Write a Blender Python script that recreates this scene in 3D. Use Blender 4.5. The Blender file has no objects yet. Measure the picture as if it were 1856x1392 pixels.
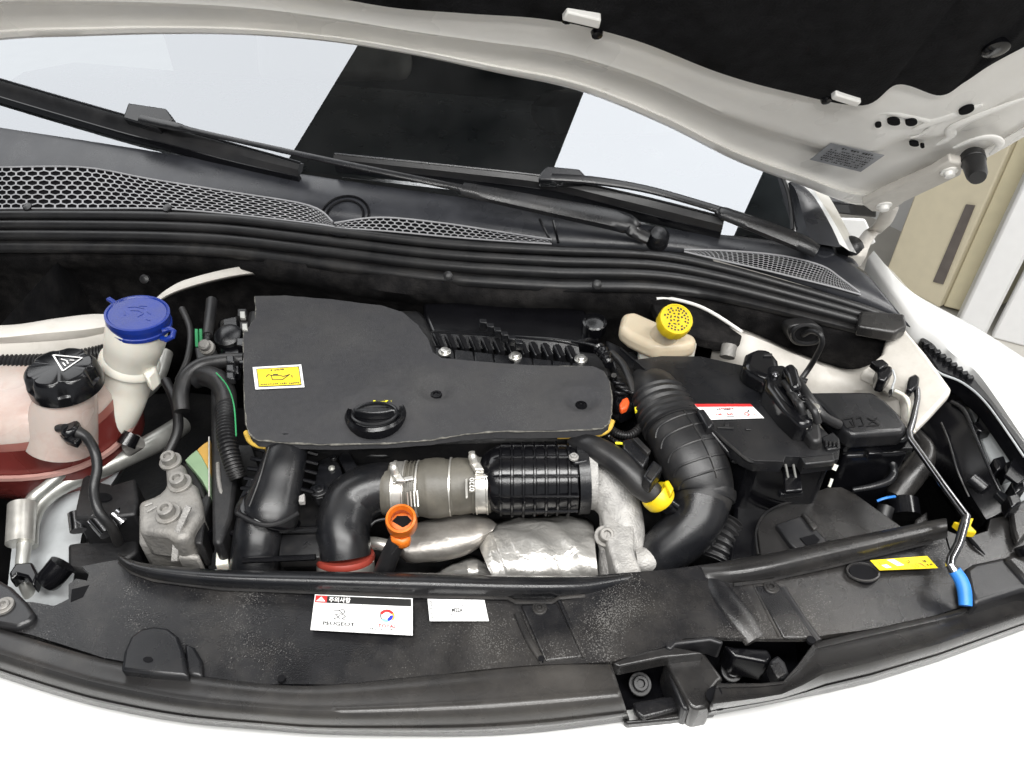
import bpy, bmesh, math, random
from mathutils import Vector, Matrix
from math import radians, sin, cos, pi

# ------------------------------------------------------------------ camera, world, lamps, exposure
scene = bpy.context.scene
FOC = 1350.0                       # focal length in photograph pixels (1856 wide)
PITCH = radians(40)
CAM = Vector((0, 0, 1.57))
cam_data = bpy.data.cameras.new('camera'); cam = bpy.data.objects.new('camera', cam_data)
scene.collection.objects.link(cam); scene.camera = cam
cam.location = CAM; cam.rotation_euler = (pi / 2 - PITCH, 0, 0)
cam_data.sensor_width = 36; cam_data.lens = 36 * FOC / 1856
cam_data.clip_start = 0.05; cam_data.clip_end = 100
scene.render.resolution_x = 1024; scene.render.resolution_y = 768

world = bpy.data.worlds.new('World'); scene.world = world; world.use_nodes = True
world.node_tree.nodes['Background'].inputs[0].default_value = (0.93, 0.96, 1, 1)
world.node_tree.nodes['Background'].inputs[1].default_value = 0.38

def area_lamp(name, loc, rot, sx, sy, radiance, col):
    l = bpy.data.lights.new(name, 'AREA'); l.shape = 'RECTANGLE'; l.size = sx; l.size_y = sy
    l.energy = radiance * pi * sx * sy; l.color = col
    o = bpy.data.objects.new(name, l); o.location = loc; o.rotation_euler = rot
    scene.collection.objects.link(o); return o
# ceiling light panels mirrored in the windscreen, then three unseen lamps added
area_lamp('ceiling_lamp_a', (-1.66, 2.46, 2.6), (0, 0, radians(-41)), 1.9, 2.4, 2.45, (0.98, 0.99, 1))
area_lamp('ceiling_lamp_b', (0.345, 1.455, 2.6), (0, 0, radians(-26.8)), 0.735, 1.7, 2.9, (0.98, 0.99, 1))
area_lamp('highlight_strip_c', (0.1, 0.05, 2.6), (0, 0, radians(-6)), 2.4, 0.36, 20.0, (1, 0.99, 0.97))  # unseen overhead strip, one of two added for front light and sharper highlights
area_lamp('highlight_strip_d', (0.2, -0.95, 2.6), (0, 0, radians(-6)), 2.4, 0.36, 20.0, (1, 0.99, 0.97))  # second added strip, further forward, for the same highlights
area_lamp('side_fill_lamp', (2.0, 0.9, 2.6), (0, 0, radians(8)), 0.40, 2.2, 16.0, (1, 0.99, 0.97))  # unseen lamp added to brighten the cabinet and right side

scene.view_settings.view_transform = 'Standard'; scene.view_settings.look = 'None'
scene.view_settings.gamma = 1; scene.view_settings.exposure = 0.25
scene.view_settings.use_curve_mapping = False

# ------------------------------------------------------------------ photograph pixel -> place
FWD = Vector((0, cos(PITCH), -sin(PITCH))); UPV = Vector((0, sin(PITCH), cos(PITCH))); RGT = Vector((1, 0, 0))
def ray(px, py): return RGT * ((px - 928) / FOC) + UPV * ((696 - py) / FOC) + FWD
def Z(px, py, z):
    d = ray(px, py); return CAM + d * ((z - CAM.z) / d.z)
def YY(px, py, y):
    d = ray(px, py); return CAM + d * (y / d.y)
def PL(px, py, p0, n, off=0.0):
    d = ray(px, py); return CAM + d * (((p0 + n * off) - CAM).dot(n) / d.dot(n))
def mpp(px, py, z):                # metres per photograph pixel at that point
    d = ray(px, py); return ((z - CAM.z) / d.z) / FOC
def ZS(pts, z=None): return [Z(p[0], p[1], p[2] if z is None else z) for p in pts]

def catmull(P, n, closed=False):
    out = []; m = len(P)
    segs = m if closed else m - 1
    def g(i): return P[i % m] if closed else P[max(0, min(m - 1, i))]
    for k in range(n if closed else n + 1):
        t = k / n * segs; i = min(int(t), segs - 1); f = t - i
        a, b, c, d = g(i - 1), g(i), g(i + 1), g(i + 2)
        res = []
        for q in range(len(b)):
            res.append(0.5 * (2 * b[q] + (c[q] - a[q]) * f + (2 * a[q] - 5 * b[q] + 4 * c[q] - d[q]) * f * f + (3 * b[q] - a[q] - 3 * c[q] + d[q]) * f ** 3))
        out.append(tuple(res))
    return out
def linear(P, n):
    out = []; segs = len(P) - 1
    for k in range(n + 1):
        t = k / n * segs; i = min(int(t), segs - 1); f = t - i
        out.append(tuple(P[i][q] * (1 - f) + P[i + 1][q] * f for q in range(len(P[i]))))
    return out

# ------------------------------------------------------------------ materials
MATS = {}
def mat(name, col, rough=0.5, metal=0.0, var=0.15, vscale=25.0, bump=0.0, bscale=300.0, spec=0.5, speck=None,
        coat=0.0, trans=0.0, dirt=None, subsurf=0.0, wear=0.0, crumple=0.0, cscale=30.0):
    m = bpy.data.materials.new(name); m.use_nodes = True; nt = m.node_tree; N = nt.nodes; L = nt.links
    b = N['Principled BSDF']
    tc = N.new('ShaderNodeTexCoord')
    b.inputs['Metallic'].default_value = metal; b.inputs['Specular IOR Level'].default_value = spec
    b.inputs['Coat Weight'].default_value = coat; b.inputs['Coat Roughness'].default_value = 0.08
    b.inputs['Transmission Weight'].default_value = trans
    if subsurf: b.inputs['Subsurface Weight'].default_value = subsurf; b.inputs['Subsurface Radius'].default_value = (0.02, 0.012, 0.009); b.inputs['Subsurface Scale'].default_value = 0.5
    no = N.new('ShaderNodeTexNoise'); no.inputs['Scale'].default_value = vscale; no.inputs['Detail'].default_value = 6; no.inputs['Roughness'].default_value = 0.38
    L.new(tc.outputs['Object'], no.inputs['Vector'])
    rp = N.new('ShaderNodeValToRGB'); c = Vector(col)
    lo = c * (1 - var); hi = c * (1 + var)
    rp.color_ramp.elements[0].position = 0.3; rp.color_ramp.elements[1].position = 0.72
    rp.color_ramp.elements[0].color = (*lo, 1); rp.color_ramp.elements[1].color = (*[min(1, x) for x in hi], 1)
    L.new(no.outputs['Fac'], rp.inputs['Fac']); colout = rp.outputs['Color']
    if dirt:                                   # dust film with a shape of its own: (colour, amount, scale)
        dn = N.new('ShaderNodeTexNoise'); dn.inputs['Scale'].default_value = dirt[2]; dn.inputs['Detail'].default_value = 8; dn.inputs['Roughness'].default_value = 0.7
        L.new(tc.outputs['Object'], dn.inputs['Vector'])
        dr = N.new('ShaderNodeMapRange'); dr.inputs['From Min'].default_value = 0.45; dr.inputs['From Max'].default_value = 0.8; dr.inputs['To Max'].default_value = dirt[1]
        L.new(dn.outputs['Fac'], dr.inputs['Value'])
        mx = N.new('ShaderNodeMixRGB'); mx.inputs[2].default_value = (*dirt[0], 1)
        L.new(dr.outputs['Result'], mx.inputs[0]); L.new(colout, mx.inputs[1]); colout = mx.outputs[0]
    if speck:                                  # grains: (colour, threshold, scale)
        sn = N.new('ShaderNodeTexNoise'); sn.inputs['Scale'].default_value = speck[2]; sn.inputs['Detail'].default_value = 2
        L.new(tc.outputs['Object'], sn.inputs['Vector'])
        big = N.new('ShaderNodeTexNoise'); big.inputs['Scale'].default_value = 9; L.new(tc.outputs['Object'], big.inputs['Vector'])
        ad = N.new('ShaderNodeMath'); ad.operation = 'MULTIPLY_ADD'; ad.inputs[1].default_value = 0.7; L.new(big.outputs['Fac'], ad.inputs[0]); L.new(sn.outputs['Fac'], ad.inputs[2])
        sr = N.new('ShaderNodeMapRange'); sr.inputs['From Min'].default_value = speck[1] + 0.35; sr.inputs['From Max'].default_value = speck[1] + 0.43
        L.new(ad.outputs[0], sr.inputs['Value'])
        mx2 = N.new('ShaderNodeMixRGB'); mx2.inputs[2].default_value = (*speck[0], 1)
        L.new(sr.outputs['Result'], mx2.inputs[0]); L.new(colout, mx2.inputs[1]); colout = mx2.outputs[0]
    L.new(colout, b.inputs['Base Color'])
    rr = N.new('ShaderNodeMapRange'); rr.inputs['To Min'].default_value = max(0.02, rough - 0.12); rr.inputs['To Max'].default_value = min(1, rough + 0.12)
    L.new(no.outputs['Fac'], rr.inputs['Value']); L.new(rr.outputs['Result'], b.inputs['Roughness'])
    last = None
    if bump:
        bn = N.new('ShaderNodeTexNoise'); bn.inputs['Scale'].default_value = bscale; bn.inputs['Detail'].default_value = 3
        L.new(tc.outputs['Object'], bn.inputs['Vector'])
        bp = N.new('ShaderNodeBump'); bp.inputs['Strength'].default_value = bump; bp.inputs['Distance'].default_value = 0.002
        L.new(bn.outputs['Fac'], bp.inputs['Height']); last = bp
    if crumple:
        cn = N.new('ShaderNodeTexNoise'); cn.inputs['Scale'].default_value = cscale; cn.inputs['Detail'].default_value = 4; cn.inputs['Distortion'].default_value = 0.38
        L.new(tc.outputs['Object'], cn.inputs['Vector'])
        cb = N.new('ShaderNodeBump'); cb.inputs['Strength'].default_value = crumple; cb.inputs['Distance'].default_value = 0.006
        L.new(cn.outputs['Fac'], cb.inputs['Height'])
        if last: L.new(last.outputs['Normal'], cb.inputs['Normal'])
        last = cb
    if last: L.new(last.outputs['Normal'], b.inputs['Normal'])
    MATS[name] = m; return m

DUST = (0.085, 0.078, 0.070)
mat('black_plastic', (0.010, 0.010, 0.0115), 0.40, bump=0.12, bscale=700, dirt=(DUST, 0.25, 14))
mat('gloss_black', (0.004, 0.004, 0.005), 0.20, bump=0.05, bscale=500)
mat('satin_black', (0.008, 0.0084, 0.010), 0.27, bump=0.10, bscale=900, dirt=(DUST, 0.22, 9))
mat('dusty_black', (0.008, 0.008, 0.0092), 0.27, bump=0.22, bscale=650, dirt=(DUST, 0.6, 4), speck=((0.095, 0.092, 0.088), 0.665, 620))
mat('dusty_trim', (0.017, 0.0163, 0.0163), 0.28, bump=0.10, bscale=900, dirt=(DUST, 0.6, 5))
mat('cowl_grey', (0.020, 0.021, 0.025), 0.30, bump=0.06, bscale=1200, dirt=((0.075, 0.078, 0.088), 0.35, 7))
mat('grille_grey', (0.30, 0.30, 0.31), 0.45, dirt=((0.08, 0.08, 0.08), 0.5, 12))
mat('rubber', (0.010, 0.010, 0.011), 0.40, bump=0.08, bscale=400, dirt=(DUST, 0.18, 12))
mat('matt_rubber', (0.011, 0.011, 0.012), 0.40, bump=0.10, bscale=500, dirt=(DUST, 0.4, 16))
mat('felt', (0.009, 0.0085, 0.009), 0.95, var=0.4, vscale=40, bump=0.9, bscale=420, spec=0.15, dirt=(DUST, 0.25, 20))
mat('liner_felt', (0.010, 0.010, 0.011), 0.95, var=0.3, vscale=60, bump=0.8, bscale=380, spec=0.12)
mat('foam', (0.042, 0.042, 0.045), 0.85, var=0.10, vscale=120, bump=0.45, bscale=900, spec=0.25, speck=((0.075, 0.075, 0.075), 0.66, 900), dirt=((0.075, 0.072, 0.068), 0.55, 7))
mat('foam_edge', (0.13, 0.125, 0.11), 0.9, var=0.5, vscale=160, bump=0.9, bscale=350)
mat('yellow_foam', (0.62, 0.40, 0.06), 0.8, var=0.25, vscale=60, bump=0.5, bscale=300)
mat('void_black', (0.006, 0.006, 0.007), 0.8, spec=0.1)
mat('oily_dark', (0.008, 0.008, 0.009), 0.5, bump=0.4, bscale=150, dirt=(DUST, 0.2, 18))
mat('white_paint', (0.80, 0.80, 0.79), 0.22, var=0.015, coat=0.6)
mat('inner_white', (0.86, 0.845, 0.81), 0.30, var=0.03, vscale=12, dirt=((0.35, 0.31, 0.25), 0.12, 9))
mat('dirty_white', (0.62, 0.59, 0.54), 0.45, var=0.08, vscale=14, dirt=((0.16, 0.13, 0.09), 0.42, 11))
mat('rail_white', (0.42, 0.44, 0.45), 0.42, var=0.06, vscale=10, dirt=((0.10, 0.09, 0.08), 0.45, 9))
mat('tank_white', (0.76, 0.73, 0.65), 0.34, var=0.05, vscale=14, subsurf=0.35, dirt=((0.45, 0.38, 0.26), 0.2, 12))
mat('tank_clear', (0.47, 0.40, 0.36), 0.26, var=0.14, vscale=9, subsurf=0.4, dirt=((0.32, 0.13, 0.10), 0.6, 8))
mat('tank_stain', (0.30, 0.13, 0.11), 0.3, var=0.3, vscale=12, subsurf=0.3, dirt=((0.30, 0.07, 0.05), 0.7, 10))
mat('coolant_red', (0.15, 0.026, 0.022), 0.28, var=0.35, vscale=14, subsurf=0.2, dirt=((0.13, 0.02, 0.02), 0.6, 12))
mat('tank_seam', (0.42, 0.24, 0.21), 0.35, var=0.1)
mat('amber_tank', (0.62, 0.53, 0.39), 0.33, var=0.12, vscale=18, subsurf=0.25, dirt=((0.30, 0.22, 0.12), 0.4, 14))
mat('blue_plastic', (0.003, 0.022, 0.21), 0.30, bump=0.15, bscale=500, var=0.2, dirt=((0.03, 0.05, 0.18), 0.4, 40))
mat('sleeve_blue', (0.03, 0.20, 0.62), 0.38)
mat('yellow_plastic', (0.74, 0.53, 0.01), 0.38, var=0.12, vscale=40, dirt=((0.35, 0.25, 0.04), 0.35, 45))
mat('orange_plastic', (0.72, 0.17, 0.015), 0.36, var=0.18, vscale=50, dirt=((0.30, 0.08, 0.02), 0.6, 60))
mat('red_rubber', (0.30, 0.045, 0.03), 0.45)
mat('orange_red', (0.75, 0.10, 0.02), 0.4)
mat('green_paint', (0.03, 0.28, 0.10), 0.5)
mat('cast_aluminium', (0.38, 0.37, 0.355), 0.58, metal=0.3, var=0.25, vscale=60, bump=0.9, bscale=330, dirt=((0.16, 0.14, 0.115), 0.45, 16))
mat('grimy_aluminium', (0.28, 0.27, 0.255), 0.58, metal=0.4, var=0.25, vscale=45, bump=0.6, bscale=200, dirt=((0.10, 0.085, 0.06), 0.6, 22))
mat('heat_foil', (0.60, 0.585, 0.555), 0.36, metal=0.7, var=0.1, vscale=22, bump=0.12, bscale=160, dirt=((0.20, 0.17, 0.13), 0.35, 20), crumple=1.0, cscale=30)
mat('dull_foil', (0.36, 0.34, 0.315), 0.42, metal=0.7, var=0.3, vscale=20, bump=0.2, bscale=200, dirt=((0.12, 0.10, 0.08), 0.75, 14), crumple=0.35, cscale=18)
mat('steel', (0.62, 0.61, 0.58), 0.30, metal=0.9, var=0.12, vscale=50)
mat('bright_zinc', (0.74, 0.72, 0.67), 0.32, metal=0.75, var=0.12, vscale=60, dirt=((0.3, 0.28, 0.24), 0.3, 40))
mat('tube_aluminium', (0.50, 0.50, 0.47), 0.38, metal=0.7, var=0.15, vscale=30, dirt=((0.15, 0.13, 0.10), 0.4, 20))
mat('chrome_dark', (0.30, 0.30, 0.31), 0.18, metal=1.0)
mat('hose_brown', (0.105, 0.098, 0.082), 0.46, var=0.2, vscale=30, bump=0.15, bscale=400, dirt=((0.20, 0.18, 0.14), 0.5, 18))
mat('label_white', (0.86, 0.86, 0.85), 0.4, var=0.01)
mat('label_yellow', (0.82, 0.62, 0.0), 0.4, var=0.02)
mat('label_silver', (0.30, 0.31, 0.33), 0.35, var=0.1, vscale=80, metal=0.3)
mat('ink_black', (0.012, 0.012, 0.012), 0.5)
mat('ink_grey', (0.10, 0.10, 0.10), 0.5)
mat('ink_red', (0.55, 0.03, 0.03), 0.4)
mat('ink_pale', (0.88, 0.86, 0.84), 0.4)
mat('ink_blue', (0.02, 0.04, 0.55), 0.4)
mat('ink_sky', (0.25, 0.50, 0.80), 0.4)
mat('ink_orange', (0.85, 0.40, 0.05), 0.4)
mat('ink_yellow', (0.80, 0.72, 0.02), 0.5)
mat('ochre_cover', (0.48, 0.28, 0.055), 0.5, dirt=((0.2, 0.15, 0.08), 0.4, 20))
mat('pale_green', (0.20, 0.30, 0.18), 0.5, dirt=((0.2, 0.2, 0.12), 0.3, 20))
mat('cabinet_cream', (0.74, 0.67, 0.50), 0.5, var=0.03)
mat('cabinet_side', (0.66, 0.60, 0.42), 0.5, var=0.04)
mat('slot_grey', (0.15, 0.13, 0.12), 0.5)
mat('wall_white', (0.80, 0.80, 0.80), 0.6, var=0.02)
mat('floor_grey', (0.50, 0.48, 0.44), 0.35, var=0.10, vscale=5, dirt=((0.25, 0.24, 0.21), 0.4, 3))
mat('ceiling_dark', (0.016, 0.017, 0.018), 0.9)
mat('dash_black', (0.011, 0.012, 0.013), 0.5, bump=0.2)
mat('mirror_white', (0.74, 0.75, 0.78), 0.25, coat=0.5)
# windscreen: half mirror, dark cabin behind
gm = bpy.data.materials.new('windscreen_glass'); gm.use_nodes = True; nt = gm.node_tree
for n_ in list(nt.nodes):
    if n_.type == 'BSDF_PRINCIPLED': nt.nodes.remove(n_)
gl = nt.nodes.new('ShaderNodeBsdfGlossy'); gl.inputs['Roughness'].default_value = 0.0; gl.inputs['Color'].default_value = (0.93, 0.96, 1, 1)
tr = nt.nodes.new('ShaderNodeBsdfTransparent'); tr.inputs['Color'].default_value = (0.58, 0.66, 0.65, 1)
mx = nt.nodes.new('ShaderNodeMixShader'); fz_ = nt.nodes.new('ShaderNodeFresnel'); fz_.inputs['IOR'].default_value = 3.1; nt.links.new(fz_.outputs[0], mx.inputs[0])
nt.links.new(tr.outputs[0], mx.inputs[1]); nt.links.new(gl.outputs[0], mx.inputs[2])
df = nt.nodes.new('ShaderNodeBsdfDiffuse'); df.inputs['Color'].default_value = (0.5, 0.5, 0.5, 1)
tcg = nt.nodes.new('ShaderNodeTexCoord'); ng = nt.nodes.new('ShaderNodeTexNoise'); ng.inputs['Scale'].default_value = 5; ng.inputs['Detail'].default_value = 9
nt.links.new(tcg.outputs['Object'], ng.inputs['Vector'])
mg = nt.nodes.new('ShaderNodeMapRange'); mg.inputs['From Min'].default_value = 0.4; mg.inputs['From Max'].default_value = 0.8; mg.inputs['To Max'].default_value = 0.025
nt.links.new(ng.outputs['Fac'], mg.inputs['Value'])
mx3 = nt.nodes.new('ShaderNodeMixShader'); nt.links.new(mg.outputs['Result'], mx3.inputs[0])
nt.links.new(mx.outputs[0], mx3.inputs[1]); nt.links.new(df.outputs[0], mx3.inputs[2])
nt.links.new(mx3.outputs[0], nt.nodes['Material Output'].inputs['Surface'])
MATS['windscreen_glass'] = gm

# ------------------------------------------------------------------ mesh builder
COL = scene.collection
WLOC = {}
class MB:
    def __init__(s): s.v = []; s.f = []
    def add(s, vs, fs):
        o = len(s.v); s.v += [Vector(v) for v in vs]; s.f += [tuple(i + o for i in f) for f in fs]; return s
    def sheet(s, rows, closed_u=False):
        n = len(rows[0]); vs = [p for r in rows for p in r]; fs = []
        for j in range(len(rows) - 1):
            for i in range(n if closed_u else n - 1):
                i2 = (i + 1) % n
                fs.append((j * n + i, j * n + i2, (j + 1) * n + i2, (j + 1) * n + i))
        return s.add(vs, fs)
    def prism(s, outline, vec):
        n = len(outline); vec = Vector(vec); top = [Vector(p) for p in outline]; bot = [p + vec for p in top]
        fs = [tuple(range(n)), tuple(range(2 * n - 1, n - 1, -1))]
        fs += [(i, i + n, (i + 1) % n + n, (i + 1) % n) for i in range(n)]
        return s.add(top + bot, fs)
    def loft(s, loops, cap=True):
        n = len(loops[0]); vs = [Vector(p) for l in loops for p in l]; fs = []
        for j in range(len(loops) - 1):
            fs += [(j * n + i, j * n + (i + 1) % n, (j + 1) * n + (i + 1) % n, (j + 1) * n + i) for i in range(n)]
        if cap: fs += [tuple(range(n - 1, -1, -1)), tuple((len(loops) - 1) * n + i for i in range(n))]
        return s.add(vs, fs)
    def box(s, c, ax, ay, az):
        c = Vector(c); ax = Vector(ax); ay = Vector(ay); az = Vector(az)
        vs = [c + ax * i + ay * j + az * k for k in (-1, 1) for j in (-1, 1) for i in (-1, 1)]
        return s.add(vs, [(0, 2, 3, 1), (4, 5, 7, 6), (0, 1, 5, 4), (2, 6, 7, 3), (0, 4, 6, 2), (1, 3, 7, 5)])
    def tube(s, path, radii, n=14, cap=True, ref=None, flat=1.0):
        P = [Vector(p) for p in path]; m = len(P)
        if not hasattr(radii, '__len__'): radii = [radii] * m
        loops = []; ref = Vector(ref) if ref else None; prev = None
        for i in range(m):
            t = (P[min(i + 1, m - 1)] - P[max(i - 1, 0)])
            t = t.normalized() if t.length > 1e-9 else Vector((1, 0, 0))
            if ref is not None: a = t.cross(ref)
            elif prev is None: a = t.cross(Vector((0, 0.2, 1)) if abs(t.z) < 0.9 else Vector((0, 1, 0)))
            else: a = prev - t * prev.dot(t)
            a = a.normalized() if a.length > 1e-6 else Vector((1, 0, 0)); b = t.cross(a); prev = a
            loops.append([P[i] + (a * cos(2 * pi * k / n) + b * (sin(2 * pi * k / n) * flat)) * radii[i] for k in range(n)])
        return s.loft(loops, cap)
    def lathe(s, base, axis, prof, n=32, cap=True):
        base = Vector(base); ax = Vector(axis).normalized()
        a = ax.cross(Vector((0, 1, 0.01))).normalized(); b = ax.cross(a)
        loops = [[base + ax * h + (a * cos(2 * pi * k / n) + b * sin(2 * pi * k / n)) * r for k in range(n)] for r, h in prof]
        return s.loft(loops, cap)
    def build(s, name, material, parent=None, bevel=0.0, smooth=38, solid=0.0, bseg=2, dense=0.0, fn=None, kind=None, sub=0, recalc=True):
        vs = s.v
        if dense or recalc or fn:
            bm = bmesh.new(); bv = [bm.verts.new(v) for v in vs]
            for f in s.f:
                try: bm.faces.new([bv[i] for i in f])
                except ValueError: pass
            if dense:
                lo = [min(v[k] for v in vs) for k in range(3)]; hi = [max(v[k] for v in vs) for k in range(3)]
                for k in (0, 1):
                    x = lo[k] + dense * 0.5; nn = [0, 0, 0]; nn[k] = 1
                    while x < hi[k]:
                        co = [0, 0, 0]; co[k] = x
                        bmesh.ops.bisect_plane(bm, geom=bm.verts[:] + bm.edges[:] + bm.faces[:], plane_co=co, plane_no=nn, dist=1e-6)
                        x += dense
            if fn:
                for v in bm.verts: v.co = fn(v.co.copy())
            if recalc: bmesh.ops.recalc_face_normals(bm, faces=bm.faces)
            bm.verts.index_update()
            V = [v.co.copy() for v in bm.verts]; Fc = [tuple(v.index for v in f.verts) for f in bm.faces]; bm.free()
        else: V, Fc = vs, s.f
        xs = [v.x for v in V]; ys = [v.y for v in V]; zs = [v.z for v in V]
        org = Vector(((min(xs) + max(xs)) / 2, (min(ys) + max(ys)) / 2, min(zs)))
        me = bpy.data.meshes.new(name); me.from_pydata([v - org for v in V], [], Fc); me.update()
        me.shade_smooth(); me.set_sharp_from_angle(angle=radians(smooth))
        me.materials.append(MATS[material])
        o = bpy.data.objects.new(name, me); COL.objects.link(o)
        pl = WLOC[parent.name] if parent else Vector((0, 0, 0))
        o.parent = parent; o.location = org - pl; WLOC[o.name] = org
        if solid:
            m = o.modifiers.new('thickness', 'SOLIDIFY'); m.thickness = solid; m.offset = -1
        if bevel:
            m = o.modifiers.new('bevel', 'BEVEL'); m.width = bevel; m.segments = bseg; m.limit_method = 'ANGLE'; m.angle_limit = radians(35)
        if sub:
            m = o.modifiers.new('sub', 'SUBSURF'); m.levels = sub; m.render_levels = sub
        if kind: o['kind'] = kind
        return o
def thing(name, label, cat, loc, group=None):
    o = bpy.data.objects.new(name, None); COL.objects.link(o); o.location = loc; WLOC[o.name] = Vector(loc)
    o.empty_display_size = 0.05
    o['label'] = label; o['category'] = cat
    if group: o['group'] = group
    return o
def tag(o, label, cat, group=None):
    o['label'] = label; o['category'] = cat
    if group: o['group'] = group
    return o
def path_px(pts, n, smooth=True):               # (px,py,z,radius px) -> points, radii in metres
    R = (catmull if smooth else linear)(pts, n)
    P = [Z(p[0], p[1], p[2]) for p in R]; r = [p[3] * mpp(p[0], p[1], p[2]) for p in R]
    return P, r
def pipe(name, pts, material, parent=None, n=40, sides=14, corr=None, smooth=True, flat=1.0, ref=None):
    P, r = path_px(pts, n, smooth)
    if corr:                                    # corrugation: (ring count, depth)
        k, dep = corr; m = k * 4
        P, r = path_px(pts, m, smooth)
        r = [x * (1 - dep * (0.0 if (i % 4) < 2 else 1.0)) for i, x in enumerate(r)]
    return MB().tube(P, r, sides, flat=flat, ref=ref).build(name, material, parent, smooth=60 if not corr else 40)
def band(rows_px, cols, smooth=True):           # rows of (px,py,z) -> world rows
    return [[Z(*p) for p in (catmull if smooth else linear)(r, cols)] for r in rows_px]
def between(up, lo, fz, cols, smooth=True):     # rows between two pixel polylines; fz = [(fraction, z)]
    a = (catmull if smooth else linear)(up, cols); b = (catmull if smooth else linear)(lo, cols)
    return [[Z(p[0] + (q[0] - p[0]) * f, p[1] + (q[1] - p[1]) * f, z) for p, q in zip(a, b)] for f, z in fz]
def slab(name, px, z, h, material, parent=None, bevel=0.003, round_=0, dense=0.0, fn=None, bseg=2):
    q = catmull([tuple(p) for p in px], round_, True) if round_ else px
    out = [Z(p[0], p[1], p[2] if len(p) > 2 else z) for p in q]
    return MB().prism(out, (0, 0, -h)).build(name, material, parent, bevel=bevel, dense=dense, fn=fn, bseg=bseg)
def bolt(name, px, py, z, rpx, material, parent=None, axis=(0, 0, 1), h=0.5, washer=True, socket=True):
    r = rpx * mpp(px, py, z); c = Z(px, py, z)
    prof = []
    if washer: prof += [(0.0001, -0.002), (r * 1.5, -0.002), (r * 1.5, r * 0.14), (r * 1.42, r * 0.2)]
    else: prof += [(0.0001, -0.002), (r, -0.002)]
    prof += [(r, r * 0.2), (r, r * 2 * h), (r * 0.88, r * 2 * h + r * 0.12)]
    if socket: prof += [(r * 0.55, r * 2 * h + r * 0.12), (r * 0.45, r * 2 * h - r * 0.4), (0.0001, r * 2 * h - r * 0.4)]
    else: prof += [(0.0001, r * 2 * h + r * 0.2)]
    return MB().lathe(c, axis, prof, 20).build(name, material, parent, smooth=30)

class Label:                                    # a flat printed sticker on four corners (tl,tr,br,bl)
    def __init__(s, name, corners, material, parent, thick=0.0006):
        s.c = [Vector(p) for p in corners]
        s.n = (s.c[1] - s.c[0]).cross(s.c[0] - s.c[3]).normalized()
        if s.n.dot(CAM - s.c[0]) < 0: s.n = -s.n
        s.k = 0; s.base = s
        s.o = MB().prism([p + s.n * thick for p in s.c], -s.n * thick).build(name, material, parent)
        s.t = thick
    def at(s, u, v, off):
        a = s.c[0].lerp(s.c[1], u); b = s.c[3].lerp(s.c[2], u); return a.lerp(b, v) + s.n * off
    def poly(s, uv, material, name='print', lift=0.0004):
        s.k += 1; off = s.t + lift + s.k * 0.00002
        return MB().add([s.at(u, v, off) for u, v in uv], [tuple(range(len(uv)))]).build(name, material, s.o)
    def rect(s, u0, v0, u1, v1, material, name='print', lift=0.0004): return s.poly([(u0, v0), (u1, v0), (u1, v1), (u0, v1)], material, name, lift)
    def stroke(s, pts, w, material, name='print', asp=1.0):
        s.k += 1; off = s.t + 0.0005 + s.k * 0.00002; m = MB()
        for (u0, v0), (u1, v1) in zip(pts[:-1], pts[1:]):
            du, dv = (u1 - u0) * asp, v1 - v0; l = math.hypot(du, dv) or 1; nu, nv = -dv / l * w / asp / 2, du / l * w / 2
            m.add([s.at(u0 + nu, v0 + nv, off), s.at(u1 + nu, v1 + nv, off), s.at(u1 - nu, v1 - nv, off), s.at(u0 - nu, v0 - nv, off)], [(0, 1, 2, 3)])
        return m.build(name, material, s.o)
    def dashes(s, u0, v, u1, h, count, material, seed=1):
        rnd = random.Random(seed); m = MB(); s.k += 1; off = s.t + 0.0005 + s.k * 0.00002
        x = u0; step = (u1 - u0) / count
        for i in range(count):
            if rnd.random() < 0.82:
                w = step * rnd.uniform(0.45, 0.8); a = rnd.uniform(-0.2, 0.1) * h
                m.add([s.at(x, v + a, off), s.at(x + w, v + a, off), s.at(x + w, v + h * rnd.uniform(0.5, 1), off), s.at(x, v + h * rnd.uniform(0.5, 1), off)], [(0, 1, 2, 3)])
            x += step
        return m.build('lettering', material, s.o)
    def text(s, body, u0, v0, u1, v1, material, rot=False, bold=0.0):
        s.k += 1; off = s.t + 0.0005 + s.k * 0.00002
        vs, fs = text_mesh(body, bold)
        if not vs: return None
        x0 = min(p[0] for p in vs); x1 = max(p[0] for p in vs); y0 = min(p[1] for p in vs); y1 = max(p[1] for p in vs)
        out = []
        for x, y in vs:
            a = (x - x0) / (x1 - x0); b = 1 - (y - y0) / (y1 - y0)
            if rot: a, b = b, 1 - a
            out.append(s.at(u0 + (u1 - u0) * a, v0 + (v1 - v0) * b, off))
        return MB().add(out, fs).build('lettering', material, s.o)
def text_mesh(body, bold=0.0):
    cu = bpy.data.curves.new('t', 'FONT'); cu.body = body; cu.offset = bold; cu.resolution_u = 3
    o = bpy.data.objects.new('t', cu); COL.objects.link(o)
    dg = bpy.context.evaluated_depsgraph_get(); me = bpy.data.meshes.new_from_object(o.evaluated_get(dg))
    vs = [(v.co.x, v.co.y) for v in me.vertices]; fs = [tuple(p.vertices) for p in me.polygons]
    bpy.data.objects.remove(o); bpy.data.curves.remove(cu); bpy.data.meshes.remove(me)
    return vs, fs

# ================================================================== the setting
o = MB().sheet([[Vector((x, y, 0)) for x in (-8, 0, 8)] for y in (-6, 2, 12)]).build('floor', 'floor_grey'); o['kind'] = 'structure'
o = MB().box((0, 7.0, 1.5), (6, 0, 0), (0, 0.05, 0), (0, 0, 1.5)).build('wall_back', 'wall_white'); o['kind'] = 'structure'

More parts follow.
